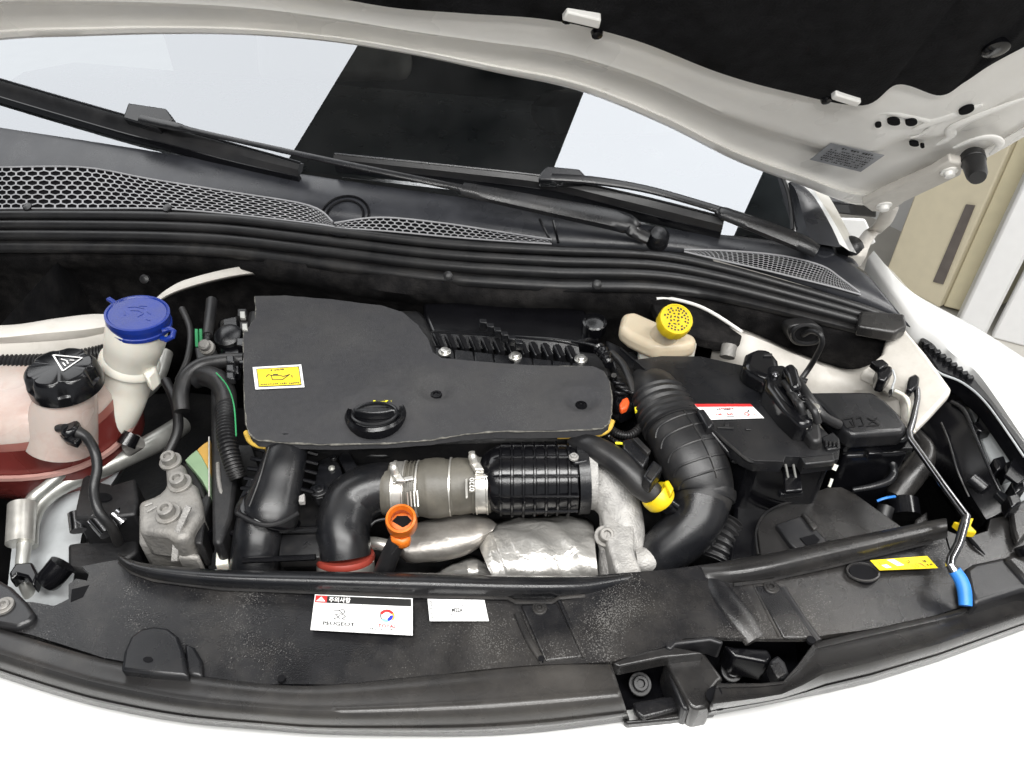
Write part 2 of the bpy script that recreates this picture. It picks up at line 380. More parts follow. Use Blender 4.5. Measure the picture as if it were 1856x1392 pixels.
o = MB().box((0, 2.5, 2.72), (5, 0, 0), (0, 5, 0), (0, 0, 0.05)).build('ceiling', 'ceiling_dark'); o['kind'] = 'structure'


# cream steel cabinet standing behind the wing
def on_floor(px, py): return Z(px, py, 0.0)
c0 = on_floor(1598, 512); c1 = on_floor(1698, 566); c2 = on_floor(1768, 585); 
ex = (c1 - c0).normalized(); ey = Vector((-ex.y, ex.x, 0))
if ey.y < 0: ey = -ey
cab = thing('cabinet', 'cream steel cabinet with a dark handle slot behind the white wing', 'cabinet', (c0 + c1) / 2)
wid = (c1 - c0).length; HT = 1.45
MB().box((c0 + c1) / 2 + ey * 0.25 + Vector((0, 0, HT / 2 + 0.02)), ex * wid / 2, ey * 0.25, (0, 0, HT / 2)).build('cabinet_body', 'cabinet_cream', cab, bevel=0.006)
ex2 = (c2 - c1); MB().box((c1 + c2) / 2 + ey * 0.27 + Vector((0.0, 0, HT / 2 + 0.02)), ex2 * 0.485, ey * 0.25, (0, 0, HT / 2)).build('cabinet_side', 'cabinet_side', cab, bevel=0.006)
wl = c0 + ey * 0.45
o = MB().box(wl - ex * 0.9 + Vector((0, 0, 1.2)), ex * 0.9, ey * 0.03, (0, 0, 1.2)).build('wall_right', 'wall_white'); o['kind'] = 'structure'
fp0 = (c0 + c1) / 2; fn_ = -ey
sl = [PL(a, b, fp0, fn_, 0.004) for a, b in ((1752, 370), (1768, 372), (1710, 515), (1692, 510))]
MB().prism(sl, fn_ * 0.004).build('handle_slot', 'slot_grey', cab)
w0 = on_floor(1790, 606); w1 = w0 + Vector((1.6, -0.9, 0))
wd = thing('roller_door', 'white panelled door beside the cream cabinet', 'door', (w0 + w1) / 2)
dx = (w1 - w0); dn = Vector((dx.y, -dx.x, 0)).normalized()
for k in range(4):
    a = w0 + dx * (k / 4 + 0.006); b = w0 + dx * ((k + 1) / 4 - 0.006)
    MB().box((a + b) / 2 + Vector((0, 0, 1.2)), (b - a) / 2, dn * 0.02, (0, 0, 1.2)).build('panel', 'wall_white', wd, bevel=0.008)
MB().box(w0 - dx.normalized() * 0.06 + Vector((0, 0, 1.2)), dx.normalized() * 0.05, dn * 0.05, (0, 0, 1.2)).build('frame_post', 'wall_white', wd, bevel=0.01)

# ================================================================== windscreen plane and cowl plane
GB = Vector((-0.2904, 1.2735, 0.97)); GE = Vector((0.98, -0.196, -0.015)).normalized(); GU = Vector((0.17, 0.85, 0.5)).normalized()
GN = GE.cross(GU).normalized()
def G(px, py, off=0.0): return PL(px, py, GB, GN, off)
ga, gb2 = G(0, 230), G(1134, 400)
cw = Z(700, 424, 0.93)
CN = (gb2 - ga).cross(cw - ga).normalized()
if CN.z < 0: CN = -CN
def CWL(px, py, off=0.0): return PL(px, py, ga, CN, off)

body = thing('car_body', 'white painted car body shell around the open engine bay', 'car', (0.0, 0.75, 0.45))
# windscreen
ws = thing('windscreen', 'raked windscreen mirroring the bright ceiling lights', 'windscreen', GB)
bot = [G(*p) for p in linear([(-300, 200), (640, 352), (1134, 412), (1340, 428), (1437, 420)], 30)]
def edge_up(p, k): return p + GU * k
right_edge = [G(1437, 420), G(1430, 370), G(1422, 334), G(1395, 283), G(1360, 240), G(1325, 205)]
top = [p + GU * 1.0 for p in bot]
for i, p in enumerate(bot):
    f = max(0, (i - 22) / 8); top[i] = p + GU * (1.0 - 0.1 * f) + GE * (-0.26 * f)
glass = MB().sheet([[b.lerp(t, k / 6) for b, t in zip(bot, top)] for k in range(7)]).build('glass', 'windscreen_glass', ws, smooth=30)
MB().tube([G(*p, 0.001) for p in catmull([(1437, 416), (1434, 380), (1424, 336), (1396, 284), (1352, 232)], 24)], 0.0035, 8).build('edge_moulding', 'rubber', ws)

# cabin behind the glass
dash = thing('dashboard', 'black dashboard dimly seen through the windscreen', 'dashboard', GB + Vector((0.1, 0.5, -0.05)))
drows = []
for d, h in ((0.03, -0.06), (0.2, -0.02), (0.42, 0.0), (0.6, -0.03), (0.66, -0.15)):
    drows.append([GB + GE * x + Vector((0.19, 0.98, 0)) * d + Vector((0, 0, h)) for x in [-1 + 0.1 * i for i in range(19)]])
MB().sheet(drows).build('dash_top', 'cowl_grey', dash)
hood_c = GB + GE * 0.42 + Vector((0.19, 0.98, 0)) * 0.48 + Vector((0, 0, 0.01))
MB().lathe(hood_c, (0, 0.3, 1), [(0.17, -0.04), (0.17, 0.01), (0.14, 0.035), (0.06, 0.045), (0.001, 0.046)], 28).build('instrument_hood', 'gloss_black', dash)
sw = thing('steering_wheel', 'dark steering wheel rim behind the windscreen', 'steering wheel', hood_c + Vector((0.03, 0.2, -0.05)))
wc = hood_c + Vector((0.05, 0.24, 0.04)); wa = Vector((0.1, 0.75, 0.65)).normalized(); ua = wa.cross(Vector((1, 0, 0))).normalized(); ub = wa.cross(ua)
MB().tube([wc + (ua * cos(a) + ub * sin(a)) * 0.18 for a in [2 * pi * i / 40 for i in range(41)]], 0.014, 10).build('rim', 'slot_grey', sw)
MB().lathe(wc, wa, [(0.001, 0.03), (0.06, 0.025), (0.075, 0), (0.06, -0.02), (0.001, -0.02)], 20).build('hub', 'gloss_black', sw)
for s_ in (-1, 1): MB().tube([wc + ub * (0.05 * s_), wc + ub * (0.175 * s_)], 0.014, 8).build('spoke', 'gloss_black', sw)
cab_ = thing('cabin', 'unlit cabin with dark seats behind the windscreen', 'car interior', (-0.1, 2.6, 0.5))
MB().box((-0.35, 3.1, 1.05), (1.0, 0, 0), (0, 0.02, 0), (0, 0, 0.75)).build('rear_trim', 'dash_black', cab_)
MB().box((-0.35, 2.75, 1.70), (0.95, 0, 0), (0, 0.45, 0), (0, 0, 0.02)).build('headlining', 'dash_black', cab_)
MB().box((-0.4, 2.2, 0.5), (0.95, 0, 0), (0, 0.9, 0), (0, 0, 0.02)).build('cabin_floor', 'dash_black', cab_)
MB().prism([YY(x, y, 3.0) for x, y in ((1026, 95), (1046, 95), (1054, 182), (1030, 182))], (0, 0.02, 0)).build('quarter_window', 'wall_white', cab_)
MB().prism([YY(x, y, 3.02) for x, y in ((1049, 95), (1080, 95), (1074, 170), (1056, 175))], (0, 0.02, 0)).build('red_trim', 'red_rubber', cab_)
for sx in (-0.55, 0.3):
    MB().prism([(sx - 0.24, 2.35, 0.8), (sx + 0.24, 2.35, 0.8), (sx + 0.2, 2.5, 1.32), (sx - 0.2, 2.5, 1.32)], (0, 0.12, 0)).build('seat_back', 'slot_grey', cab_, bevel=0.04, bseg=3)
    MB().prism([(sx - 0.12, 2.52, 1.36), (sx + 0.12, 2.52, 1.36), (sx + 0.10, 2.54, 1.54), (sx - 0.10, 2.54, 1.54)], (0, 0.10, 0)).build('headrest', 'slot_grey', cab_, bevel=0.03, bseg=3)

# cowl panel
up_px = [(-240, 195), (-90, 218), (160, 256), (330, 283), (480, 306), (640, 330), (931, 372), (1134, 402), (1240, 418), (1340, 432), (1440, 448), (1510, 462), (1575, 500)]
lo_px = [(-240, 396), (-90, 386), (150, 384), (300, 385), (430, 391), (600, 412), (850, 437), (1080, 450), (1240, 458), (1340, 482), (1470, 520), (1580, 558), (1650, 592)]
a_, b_ = catmull(up_px, 60), catmull(lo_px, 60)
crow = []
for f, off in ((-0.08, -0.004), (0.0, 0.0), (0.05, 0.004), (0.5, 0.004), (1, 0.0)):
    crow.append([CWL(p[0] + (q[0] - p[0]) * f, p[1] + (q[1] - p[1]) * f, off) for p, q in zip(a_, b_)])
cowl = thing('scuttle_cowl', 'dark grey plastic cowl panel with honeycomb air grilles below the windscreen', 'cowl panel', cw)
MB().sheet(crow).build('panel', 'cowl_grey', cowl, solid=0.003)
def honeycomb(top, lowr, nu, nv, name, wall=0.17):
    ta, la = catmull(top, 40), catmull(lowr, 40)
    def at(u, v, off):
        x = u * 40; i = min(39, max(0, int(x))); f = x - i
        p = [ta[i][q] * (1 - f) + ta[i + 1][q] * f for q in (0, 1)]; q_ = [la[i][q] * (1 - f) + la[i + 1][q] * f for q in (0, 1)]
        return CWL(p[0] + (q_[0] - p[0]) * v, p[1] + (q_[1] - p[1]) * v, off)
    m = MB(); back = MB()
    for j in range(nv):
        for i in range(nu):
            cu = (i + 0.5 + (0.5 if j % 2 else 0)) / (nu + 0.5); cv = (j + 0.5) / nv
            du, dv = 0.5 / (nu + 0.5), 0.5 / nv
            hexo = [(cu, cv - dv * 1.30), (cu + du, cv - dv * 0.66), (cu + du, cv + dv * 0.66), (cu, cv + dv * 1.30), (cu - du, cv + dv * 0.66), (cu - du, cv - dv * 0.66)]
            hexo = [(min(1, max(0, u)), min(1, max(0, v))) for u, v in hexo]
            hexi = [(cu + (u - cu) * (1 - wall * 1.5), cv + (v - cv) * (1 - wall * 1.5)) for u, v in hexo]
            A = [at(u, v, 0.0085) for u, v in hexo]; B = [at(u, v, 0.0085) for u, v in hexi]; C = [at(u, v, 0.0045) for u, v in hexi]
            m.add(A + B + C, [(k, (k + 1) % 6, 6 + (k + 1) % 6, 6 + k) for k in range(6)] + [(6 + k, 6 + (k + 1) % 6, 12 + (k + 1) % 6, 12 + k) for k in range(6)])
    o = m.build(name, 'grille_grey', cowl, smooth=20, kind='stuff', recalc=False)
    back.sheet([[at(i / 30, v, 0.0047) for i in range(31)] for v in (0, 0.5, 1)]); back.build('grille_opening', 'void_black', cowl)
    fr = [at(i / 30, 0, 0.009) for i in range(31)]; fr2 = [at(i / 30, 1, 0.009) for i in range(31)]
    MB().tube(fr, 0.0016, 6).build('grille_edge', 'grille_grey', cowl); MB().tube(fr2, 0.0016, 6).build('grille_edge', 'grille_grey', cowl)
honeycomb([(-70, 304), (0, 303), (150, 303), (270, 324), (420, 348), (560, 372), (603, 402)], [(-70, 380), (0, 378), (150, 378), (290, 378), (420, 388), (560, 404), (606, 411)], 46, 9, 'honeycomb_grille', 0.115)
honeycomb([(606, 404), (690, 394), (800, 404), (900, 419), (1000, 434)], [(606, 413), (690, 418), (800, 428), (900, 436), (1000, 442)], 30, 4, 'honeycomb_grille', 0.13)
honeycomb([(1240, 452), (1330, 455), (1420, 464), (1490, 482), (1525, 505), (1558, 530)], [(1240, 456), (1300, 470), (1380, 488), (1450, 505), (1510, 520), (1560, 534)], 46, 8, 'honeycomb_grille', 0.13)
for rr in (44, 34):
    cc = CWL(625, 392, 0.004); r = rr * mpp(625, 392, 0.94)
    MB().tube([cc + (GE * cos(a) + CN.cross(GE) * sin(a)) * r + CN * 0.002 for a in [2 * pi * i / 40 for i in range(41)]], 0.0022, 6).build('pivot_ring', 'gloss_black', cowl)
for xa, xb in (((978, 397), (1000, 442)), ((1003, 400), (1012, 440))):
    MB().tube([CWL(*xa, 0.005), CWL(*xb, 0.005)], 0.0022, 6).build('panel_joint', 'gloss_black', cowl)
for p in ((52, 377), (305, 379)):
    MB().lathe(CWL(*p, 0.008), CN, [(0.001, 0.006), (0.008, 0.005), (0.009, 0), (0.009, -0.004)], 12).build('grille_clip', 'gloss_black', cowl)

# cowl weather seal
OFFV = Vector((0, -0.010, -0.014))
seal_px = [(-240, 400), (-90, 390), (0, 388), (150, 388), (300, 390), (430, 397), (600, 417), (800, 440), (1000, 452), (1180, 460), (1300, 482), (1440, 520), (1560, 556), (1630, 582)]
sbase = [CWL(p[0], p[1], 0.004) for p in catmull(seal_px, 90)]
seal = thing('cowl_seal', 'ridged black rubber weather seal along the front of the cowl', 'weather seal', sbase[45])
def sk(i): return 1.0 if i < 56 else 1.0 - 0.5 * (i - 56) / 34
MB().sheet([[p + OFFV * (k * sk(i)) + Vector((0, 0.004, -0.004)) for i, p in enumerate(sbase)] for k in (-0.4, 0.6, 1.6, 2.6, 3.8)]).build('base_strip', 'rubber', seal)
for k, r in ((0.1, 0.0085), (1.15, 0.0095), (2.25, 0.0105)):
    MB().tube([p + OFFV * (k * sk(i)) for i, p in enumerate(sbase)], [r * (0.35 + 0.65 * sk(i)) for i in range(len(sbase))], 10).build('ridge', 'rubber', seal)
MB().sheet([[p + OFFV * (k * sk(i)) + Vector((0, w_, 0.0)) for i, p in enumerate(sbase)] for k, w_ in ((2.7, -.002), (3.3, -.008), (4.0, -.005))]).build('lower_lip', 'matt_rubber', seal, solid=0.003)
endp = [(1560, 562), (1640, 568), (1645, 592), (1625, 602), (1555, 590)]
slab('end_block', endp, 0.905, 0.02, 'dusty_trim', seal, bevel=0.004)

# firewall insulation
pad = thing('firewall_pad', 'black felt insulation pad hung across the firewall behind the engine', 'insulation pad', sbase[45] + Vector((0, 0, -0.3)))
prow = []
rnd = random.Random(4)
for k, (dy, dz) in enumerate(((-0.03, -0.045), (-0.035, -0.065), (-0.022, -0.09), (-0.005, -0.12), (0.0, -0.2), (0.0, -0.42))):
    r_ = []
    for i, p in enumerate(sbase):
        bul = 0.018 * math.exp(-((i - 46) / 13) ** 2) * (1 if k in (1, 2) else 0.4) + 0.004 * sin(i * 0.7 + k * 1.3)
        q_ = sk(i) if k < 2 else 1.0; r_.append(p + Vector((0, dy * q_ - bul, (dz - 0.008) * q_)))
    prow.append(r_)
MB().sheet(prow).build('pad', 'felt', pad, solid=0.006, smooth=70)
for p in ((812, 500), (1082, 516), (262, 506)):
    q = CWL(p[0], p[1] - 70); c = q + OFFV * 5.0 + Vector((0, -0.03, 0)); c = YY(p[0], p[1], q.y - 0.085)
    MB().lathe(c, (0, -0.8, 0.6), [(0.008, -0.006), (0.008, 0.002), (0.004, 0.004), (0.001, 0.004)], 12).build('fastener', 'rubber', pad)
# grommet and cable on the pad
def PY(px, py, y): return YY(px, py, y)
yg = 0.955
gpl = [(1428, 596), (1440, 588), (1470, 586), (1490, 594), (1494, 610), (1484, 624), (1460, 628), (1440, 624), (1430, 610)]
gr = thing('grommet', 'oval rubber cable grommet in the felt pad', 'grommet', PY(1462, 628, yg))
MB().prism([PY(x, y, yg) for x, y in catmull(gpl, 30, True)], (0, 0.03, -0.01)).build('plate', 'matt_rubber', gr, bevel=0.003)
ring = [PY(1462 + 26 * cos(a), 606 + 17 * sin(a), yg - 0.004) for a in [2 * pi * i / 30 for i in range(31)]]
MB().tube(ring, 0.0035, 8).build('rim', 'rubber', gr)
cp = [PY(*q, y) for *q, y in catmull([(1455, 607, 0.95), (1470, 600, 0.94), (1486, 606, 0.925), (1490, 622, 0.92), (1478, 648, 0.92), (1466, 668, 0.92), (1450, 690, 0.91)], 30)]
MB().tube(cp, 0.0045, 10).build('cable', 'matt_rubber', gr)

# ------------------------------------------------------------------ bonnet
HP = Vector((0, 1.1, 1.0667)); HN = Vector((0, -0.8, -0.6)); HU = Vector((0, -0.6, 0.8))
def H(px, py, off=0.0): return PL(px, py, HP, HN, off)
Rp = [(-300, 108), (0, 73), (150, 66), (300, 62), (450, 64), (600, 76), (750, 100), (900, 132), (1050, 165), (1200, 225), (1330, 290), (1450, 335), (1560, 372), (1640, 348), (1720, 318), (1790, 285), (1856, 248), (1960, 185)]
Lp = [(-300, -50), (0, -60), (150, -55), (300, -45), (450, -30), (600, -6), (720, 14), (850, 24), (1000, 36), (1150, 72), (1300, 130), (1420, 164), (1560, 190), (1625, 152), (1700, 172), (1745, 148), (1800, 112), (1900, 60)]
bon = thing('bonnet', 'raised white bonnet with black insulation under it', 'bonnet', H(1560, 420))
ra, la = catmull(Rp, 160), catmull(Lp, 160)
fo = [(0.0, -0.006), (0.0, 0.004), (0.03, 0.009), (0.10, 0.009), (0.115, 0.0015), (0.14, 0.0005), (0.30, 0.002), (0.47, 0.004), (0.49, 0.013), (0.53, 0.0165), (0.60, 0.0155), (0.75, 0.0175), (1.0, 0.019), (1.25, 0.019)]
MB().sheet([[H(p[0] + (q[0] - p[0]) * f, p[1] + (q[1] - p[1]) * f, off) for p, q in zip(ra, la)] for f, off in fo]).build('inner_panel', 'inner_white', bon, smooth=28)
R0 = [H(p[0], p[1], -0.006) for p in ra]
MB().sheet([R0] + [[p + HU * d + HN * (-0.02 - 0.03 * d) for p in R0] for d in (0.05, 0.4, 0.75)]).build('outer_skin', 'white_paint', bon)
L0 = [H(p[0], p[1], 0.022) for p in la]
lrows = [[p - HN * 0.004 for p in L0], [p + HN * 0.003 + HU * 0.003 for p in L0]] + [[p + HU * d + HN * (0.004 + 0.003 * sin(i * 0.35 + d * 9) * 1.0) for i, p in enumerate(L0)] for d in (0.03, 0.08, 0.16, 0.3, 0.5, 0.66)]
MB().sheet(lrows).build('insulation_liner', 'liner_felt', bon, smooth=60)
for q in ([(1028, 22), (1090, 37), (1086, 54), (1018, 38)], [(1516, 172), (1562, 186), (1552, 196), (1506, 181)]):
    MB().prism([H(x, y, 0.034) for x, y in q], HN * -0.012).build('liner_clip', 'inner_white', bon, bevel=0.002)
for x, y, w, h in ((1028, 30, 9, 5), (1082, 58, 9, 5), (1497, 178, 9, 4)):
    MB().lathe(H(x, y, 0.024), HN, [(0.001, 0.006), (0.006, 0.005), (0.007, 0)], 10).build('liner_stud', 'gloss_black', bon)
for x, y, w, h, an in ((1620, 222, 12, 6, 0.1), (1652, 223, 11, 6, -.1), (1592, 228, 6, 4, -.2), (1752, 201, 15, 6, -.35), (1657, 262, 9, 4, .1), (1672, 266, 4, 3, 0)):
    off = 0.021 if y < 240 else 0.0125
    MB().prism([H(x + w * cos(a) * cos(an) - h * sin(a) * sin(an), y + w * cos(a) * sin(an) + h * sin(a) * cos(an), off) for a in [2 * pi * i / 18 for i in range(18)]], HN * -0.004).build('hole_shade', 'void_black', bon)  # raised black discs stand in for the dark inside the holes
# pressed swages
for pts, r in (([(1655, 236), (1690, 222), (1735, 207), (1780, 190)], 7), ([(1700, 262), (1722, 248), (1724, 234), (1745, 222), (1800, 200), (1860, 178)], 7), ([(1560, 222), (1600, 205), (1660, 215), (1690, 225), (1672, 243), (1650, 250)], 4), ([(1728, 268), (1770, 252), (1800, 250), (1812, 262), (1796, 280)], 6)):
    P = [H(p[0], p[1], 0.017) for p in catmull(pts, 24)]
    MB().tube(P, [r * 0.0011 * sin(pi * min(0.97, max(0.03, i / 24))) ** 0.3 for i in range(25)], 14, flat=0.35, ref=HN).build('pressed_ridge', 'inner_white', bon)
MB().lathe(H(1805, 88, 0.028), HN, [(0.014, -0.004), (0.014, 0.002), (0.009, 0.005), (0.001, 0.005)], 18).build('liner_button', 'gloss_black', bon)
# bump stop
bs0 = H(1762, 284, 0.015); bs1 = H(1772, 322, 0.06)
MB().tube([bs0, bs0.lerp(bs1, 0.25), bs0.lerp(bs1, 0.27), bs0.lerp(bs1, 0.85), bs1], [0.0165, 0.0165, 0.0155, 0.0135, 0.011], 18).build('bump_stop', 'rubber', bon, smooth=30)
# hinge reinforcement + arm
MB().prism([H(x, y, 0.028) for x, y in ((1563, 372), (1600, 352), (1690, 312), (1722, 292), (1745, 298), (1742, 318), (1700, 338), (1640, 366), (1612, 386), (1580, 384))], HN * -0.014).build('hinge_plate', 'dirty_white', bon, bevel=0.003)
for x, y in ((1602, 372), (1720, 310)): bolt_c = H(x, y, 0.028); MB().lathe(bolt_c, HN, [(0.001, 0.010), (0.007, 0.009), (0.008, 0.003), (0.012, 0.002), (0.012, -0.002)], 12).build('hinge_bolt', 'inner_white', bon)
ha = [H(1612, 372, 0.02), H(1600, 400, 0.01), H(1580, 420, 0.0), Z(1556, 455, 0.93), Z(1540, 482, 0.90)]
ha = [Vector(p) for p in catmull([tuple(v) for v in ha], 16)]
MB().sheet([[p + Vector((-0.012, 0, 0)) for p in ha], [p + Vector((0, -0.006, 0.003)) for p in ha], [p + Vector((0.014, 0, 0)) for p in ha]]).build('hinge_arm', 'dirty_white', bon, solid=0.005)
lab = Label('information_label', [H(1506, 259, 0.0175), H(1603, 281, 0.0175), H(1560, 311, 0.0175), H(1468, 289, 0.0175)], 'label_silver', bon)
lab.dashes(0.25, 0.08, 0.85, 0.09, 11, 'ink_black', 3)
for k in range(6): lab.dashes(0.1, 0.24 + 0.115 * k, 0.92, 0.07, 20, 'ink_black', 10 + k)
tag(bon, 'raised white bonnet with black felt liner and hinge over the windscreen', 'bonnet')

# ------------------------------------------------------------------ body panels
# bumper below the front trim
lo_edge = [(-260, 1130), (-80, 1195), (0, 1226), (150, 1272), (300, 1303), (500, 1323), (750, 1334), (1000, 1324), (1150, 1309), (1300, 1294), (1500, 1254), (1700, 1197), (1856, 1140), (2000, 1085), (2150, 1010)]
E0 = [Z(p[0], p[1], 0.752) for p in catmull(lo_edge, 80)]
cen = Vector((0.1, 0.9, 0))
def outw(p): d = Vector((p.x - cen.x, p.y - cen.y, 0)); d.x *= 0.5; return d.normalized()
MB().sheet([[p + outw(p) * a + Vector((0, 0, b)) for p in E0] for a, b in ((-0.02, -0.012), (0.0, 0.0), (0.03, -0.004), (0.09, -0.03), (0.16, -0.09), (0.2, -0.2), (0.21, -0.4))]).build('bumper', 'white_paint', body, smooth=60)
# right wing
wing_in = [(1572, 470), (1612, 528), (1652, 580), (1688, 606), (1728, 642), (1768, 672), (1806, 722), (1866, 810), (1960, 945), (2080, 1060)]
wing_in_z = [0.89, 0.885, 0.88, 0.875, 0.87, 0.865, 0.86, 0.85, 0.82, 0.78]
wing_out = [(1585, 462), (1640, 520), (1700, 556), (1760, 588), (1800, 612), (1840, 638), (1880, 665), (1960, 720), (2080, 830), (2200, 930)]
wi = [Z(p[0], p[1], z) for p, z in zip(wing_in, wing_in_z)]; wo = [Z(p[0], p[1], z + 0.005) for p, z in zip(wing_out, wing_in_z)]
wi = [Vector(p) for p in catmull([tuple(v) for v in wi], 40)]; wo = [Vector(p) for p in catmull([tuple(v) for v in wo], 40)]
MB().sheet([[p + Vector((0.002, 0, -0.03)) for p in wi], wi, [p.lerp(q, 0.12) + Vector((0, 0, 0.006)) for p, q in zip(wi, wo)], [p.lerp(q, 0.6) + Vector((0, 0, 0.012)) for p, q in zip(wi, wo)], wo, [p + Vector((0.05, 0.01, -0.04)) for p in wo], [p + Vector((0.08, 0.02, -0.15)) for p in wo], [p + Vector((0.09, 0.02, -0.4)) for p in wo]]).build('wing', 'white_paint', body, smooth=60)
lw = [(-0.98, 0.34, 0.76), (-0.97, 0.55, 0.83), (-0.955, 0.8, 0.88), (-0.99, 1.05, 0.91), (-1.06, 1.35, 0.95)]
lw = [Vector(p) for p in catmull(lw, 24)]
MB().sheet([[p + Vector((a_x, 0, a_z)) for p in lw] for a_x, a_z in ((0.0, -0.05), (0.0, 0.0), (-0.03, 0.008), (-0.10, 0.004), (-0.15, -0.03), (-0.18, -0.14), (-0.19, -0.4))]).build('wing', 'white_paint', body, smooth=60)
# bonnet gutter line on the wing, inner apron
apron = [(1590, 520, .90), (1648, 602, .89), (1680, 640, .886), (1728, 706, .875), (1690, 748, .85), (1660, 778, .835), (1640, 752, .835), (1636, 712, .84), (1600, 690, .84), (1560, 672, .845), (1600, 640, .865), (1612, 600, .88), (1600, 560, .89)]
MB().prism(ZS(apron), (0, 0.0, -0.02)).build('apron', 'dirty_white', body, bevel=0.006, bseg=3)
bulk_t = [(1290, 600), (1310, 600), (1330, 602), (1365, 610), (1440, 642), (1510, 670), (1560, 678), (1620, 640)]
bulk_y = [1.02, 1.01, 1.0, 0.985, 0.965, 0.945, 0.935, 0.93]
bt = [YY(p[0], p[1], y) for p, y in zip(bulk_t, bulk_y)]
bb = [YY(p[0], p[1], y) for p, y in zip([(1290, 640), (1310, 640), (1335, 645), (1375, 662), (1440, 690), (1510, 706), (1570, 706), (1640, 700)], [0.985, 0.975, 0.965, 0.95, 0.935, 0.92, 0.91, 0.905])]
bt = [Vector(p) for p in catmull([tuple(v) for v in bt], 40)]; bb = [Vector(p) for p in catmull([tuple(v) for v in bb], 40)]
MB().sheet([[p + Vector((0, 0.03, -0.01)) for p in bt], bt, [p.lerp(q, 0.5) + Vector((0, 0, 0.004)) for p, q in zip(bt, bb)], bb, [p + Vector((0, 0.0, -0.03)) for p in bb], [p + Vector((0, -0.02, -0.04)) for p in bb], [p + Vector((0, -0.02, -0.3)) for p in bb]]).build('inner_wing', 'dirty_white', body, smooth=50, solid=0.003)
fl = [(1190, 541, .872), (1215, 541, .874), (1262, 553, .876), (1300, 572, .876), (1345, 602, .872)]
MB().tube([Z(*p) for p in catmull(fl, 20)], 0.003, 8).build('bulkhead_flange', 'inner_white', body)
fl2 = [(262, 562, .84), (300, 535, .845), (350, 516, .85), (420, 499, .855), (480, 492, .857), (545, 490, .857)]
P = [Z(*p) for p in catmull(fl2, 30)]
MB().sheet([[p + Vector((0, 0.010, 0.008)) * min(1, 0.2 + i / 12) for i, p in enumerate(P)], P, [p + Vector((0, 0.002, -0.004)) for p in P]]).build('bulkhead_flange', 'dirty_white', body, solid=0.003)
MB().tube(P, 0.0016, 6).build('flange_edge', 'inner_white', body)
# left strut tower, chassis rail
st = [[Z(*p) for p in catmull(r, 40)] for r in (
    [(-90, 602, .93), (0, 600, .93), (80, 588, .93), (150, 580, .93), (200, 583, .925)],
    [(-90, 614, .928), (0, 612, .928), (80, 604, .928), (150, 598, .928), (205, 590, .925)],
    [(-90, 622, .915), (0, 621, .915), (80, 617, .915), (150, 610, .915), (205, 598, .915)],
    [(-90, 624, .912), (0, 623, .912), (80, 619, .912), (150, 612, .912), (205, 600, .912)],
    [(-90, 670, .88), (0, 668, .88), (80, 660, .88), (150, 648, .885), (215, 632, .89)],
    [(-90, 760, .78), (0, 760, .78), (80, 750, .78), (150, 740, .78), (220, 720, .78)])]
MB().sheet([[p + Vector((0, 0.03, -0.01)) for p in st[0]]] + st).build('strut_tower', 'dirty_white', body, smooth=45)
rail = [[Z(*p) for p in linear(r, 12)] for r in (
    [(10, 1100, .70), (25, 960, .70), (100, 800, .72), (215, 700, .74)],
    [(90, 1100, .715), (105, 960, .715), (160, 830, .735), (250, 700, .755)],
    [(125, 1090, .71), (150, 960, .71), (232, 830, .73), (262, 690, .75)],
    [(135, 1090, .60), (160, 960, .60), (240, 830, .62), (268, 690, .64)])]
MB().sheet(rail).build('chassis_rail', 'rail_white', body, smooth=40)
# dark tray at the bottom of the bay and wall behind the front panel
MB().sheet([[Vector((x, y, 0.50)) for x in (-1.0, 0, 1.0)] for y in (0.25, 0.7, 1.25)]).build('bay_floor', 'oily_dark', body)
MB().sheet([[Vector((x, 0.52 + 0.10 * abs(x), z)) for x in (-0.85, -0.4, 0, 0.4, 0.8)] for z in (0.5, 0.7)]).build('front_support', 'oily_dark', body)
MB().sheet([[Vector((-0.85, y, z)) for y in (0.3, 0.8, 1.3)] for z in (0.5, 0.85)]).build('side_wall', 'oily_dark', body)
MB().sheet([[Vector((0.86, y, z)) for y in (0.3, 0.8, 1.2)] for z in (0.5, 0.74)]).build('side_wall', 'oily_dark', body)
# a-pillar and door mirror
ap = [[G(*p, o_) for p in catmull(q, 24)] for q, o_ in (
    ([(1440, 425), (1437, 385), (1428, 336), (1400, 284), (1350, 225), (1270, 150)], 0.0),
    ([(1458, 400), (1452, 372), (1442, 328), (1412, 280), (1362, 220), (1284, 145)], 0.012),
    ([(1540, 455), (1512, 403), (1478, 350), (1440, 298), (1392, 232), (1310, 140)], 0.02),
    ([(1556, 460), (1530, 405), (1500, 352), (1462, 300), (1412, 232), (1330, 140)], -0.03))]
MB().sheet(ap).build('front_pillar', 'white_paint', body, smooth=50)
tri = [[G(*p, o_) for p in catmull(q, 20)] for q, o_ in (
    ([(1446, 440), (1440, 400), (1432, 350), (1428, 332)], 0.004),
    ([(1470, 440), (1458, 400), (1444, 350), (1432, 330)], 0.028),
    ([(1520, 448), (1500, 405), (1470, 355), (1438, 327)], 0.024),
    ([(1532, 446), (1512, 403), (1480, 352), (1442, 326)], 0.006))]
MB().sheet(tri).build('pillar_trim', 'cowl_grey', body, smooth=40)
slab('hinge_cover', [(1470, 440), (1520, 432), (1560, 478), (1545, 500), (1500, 492)], 0.925, 0.03, 'cowl_grey', body, bevel=0.008, bseg=3)
MB().lathe(Z(1488, 462, .935), (0, -0.3, 1), [(0.022, -0.02), (0.022, 0.006), (0.016, 0.014), (0.001, 0.017)], 20).build('pivot_cap', 'cowl_grey', body)
MB().lathe(Z(1548, 445, .94), (0.2, -0.6, 1), [(0.019, -0.05), (0.019, 0.0), (0.012, 0.006), (0.001, 0.007)], 18).build('bump_rubber', 'rubber', body)
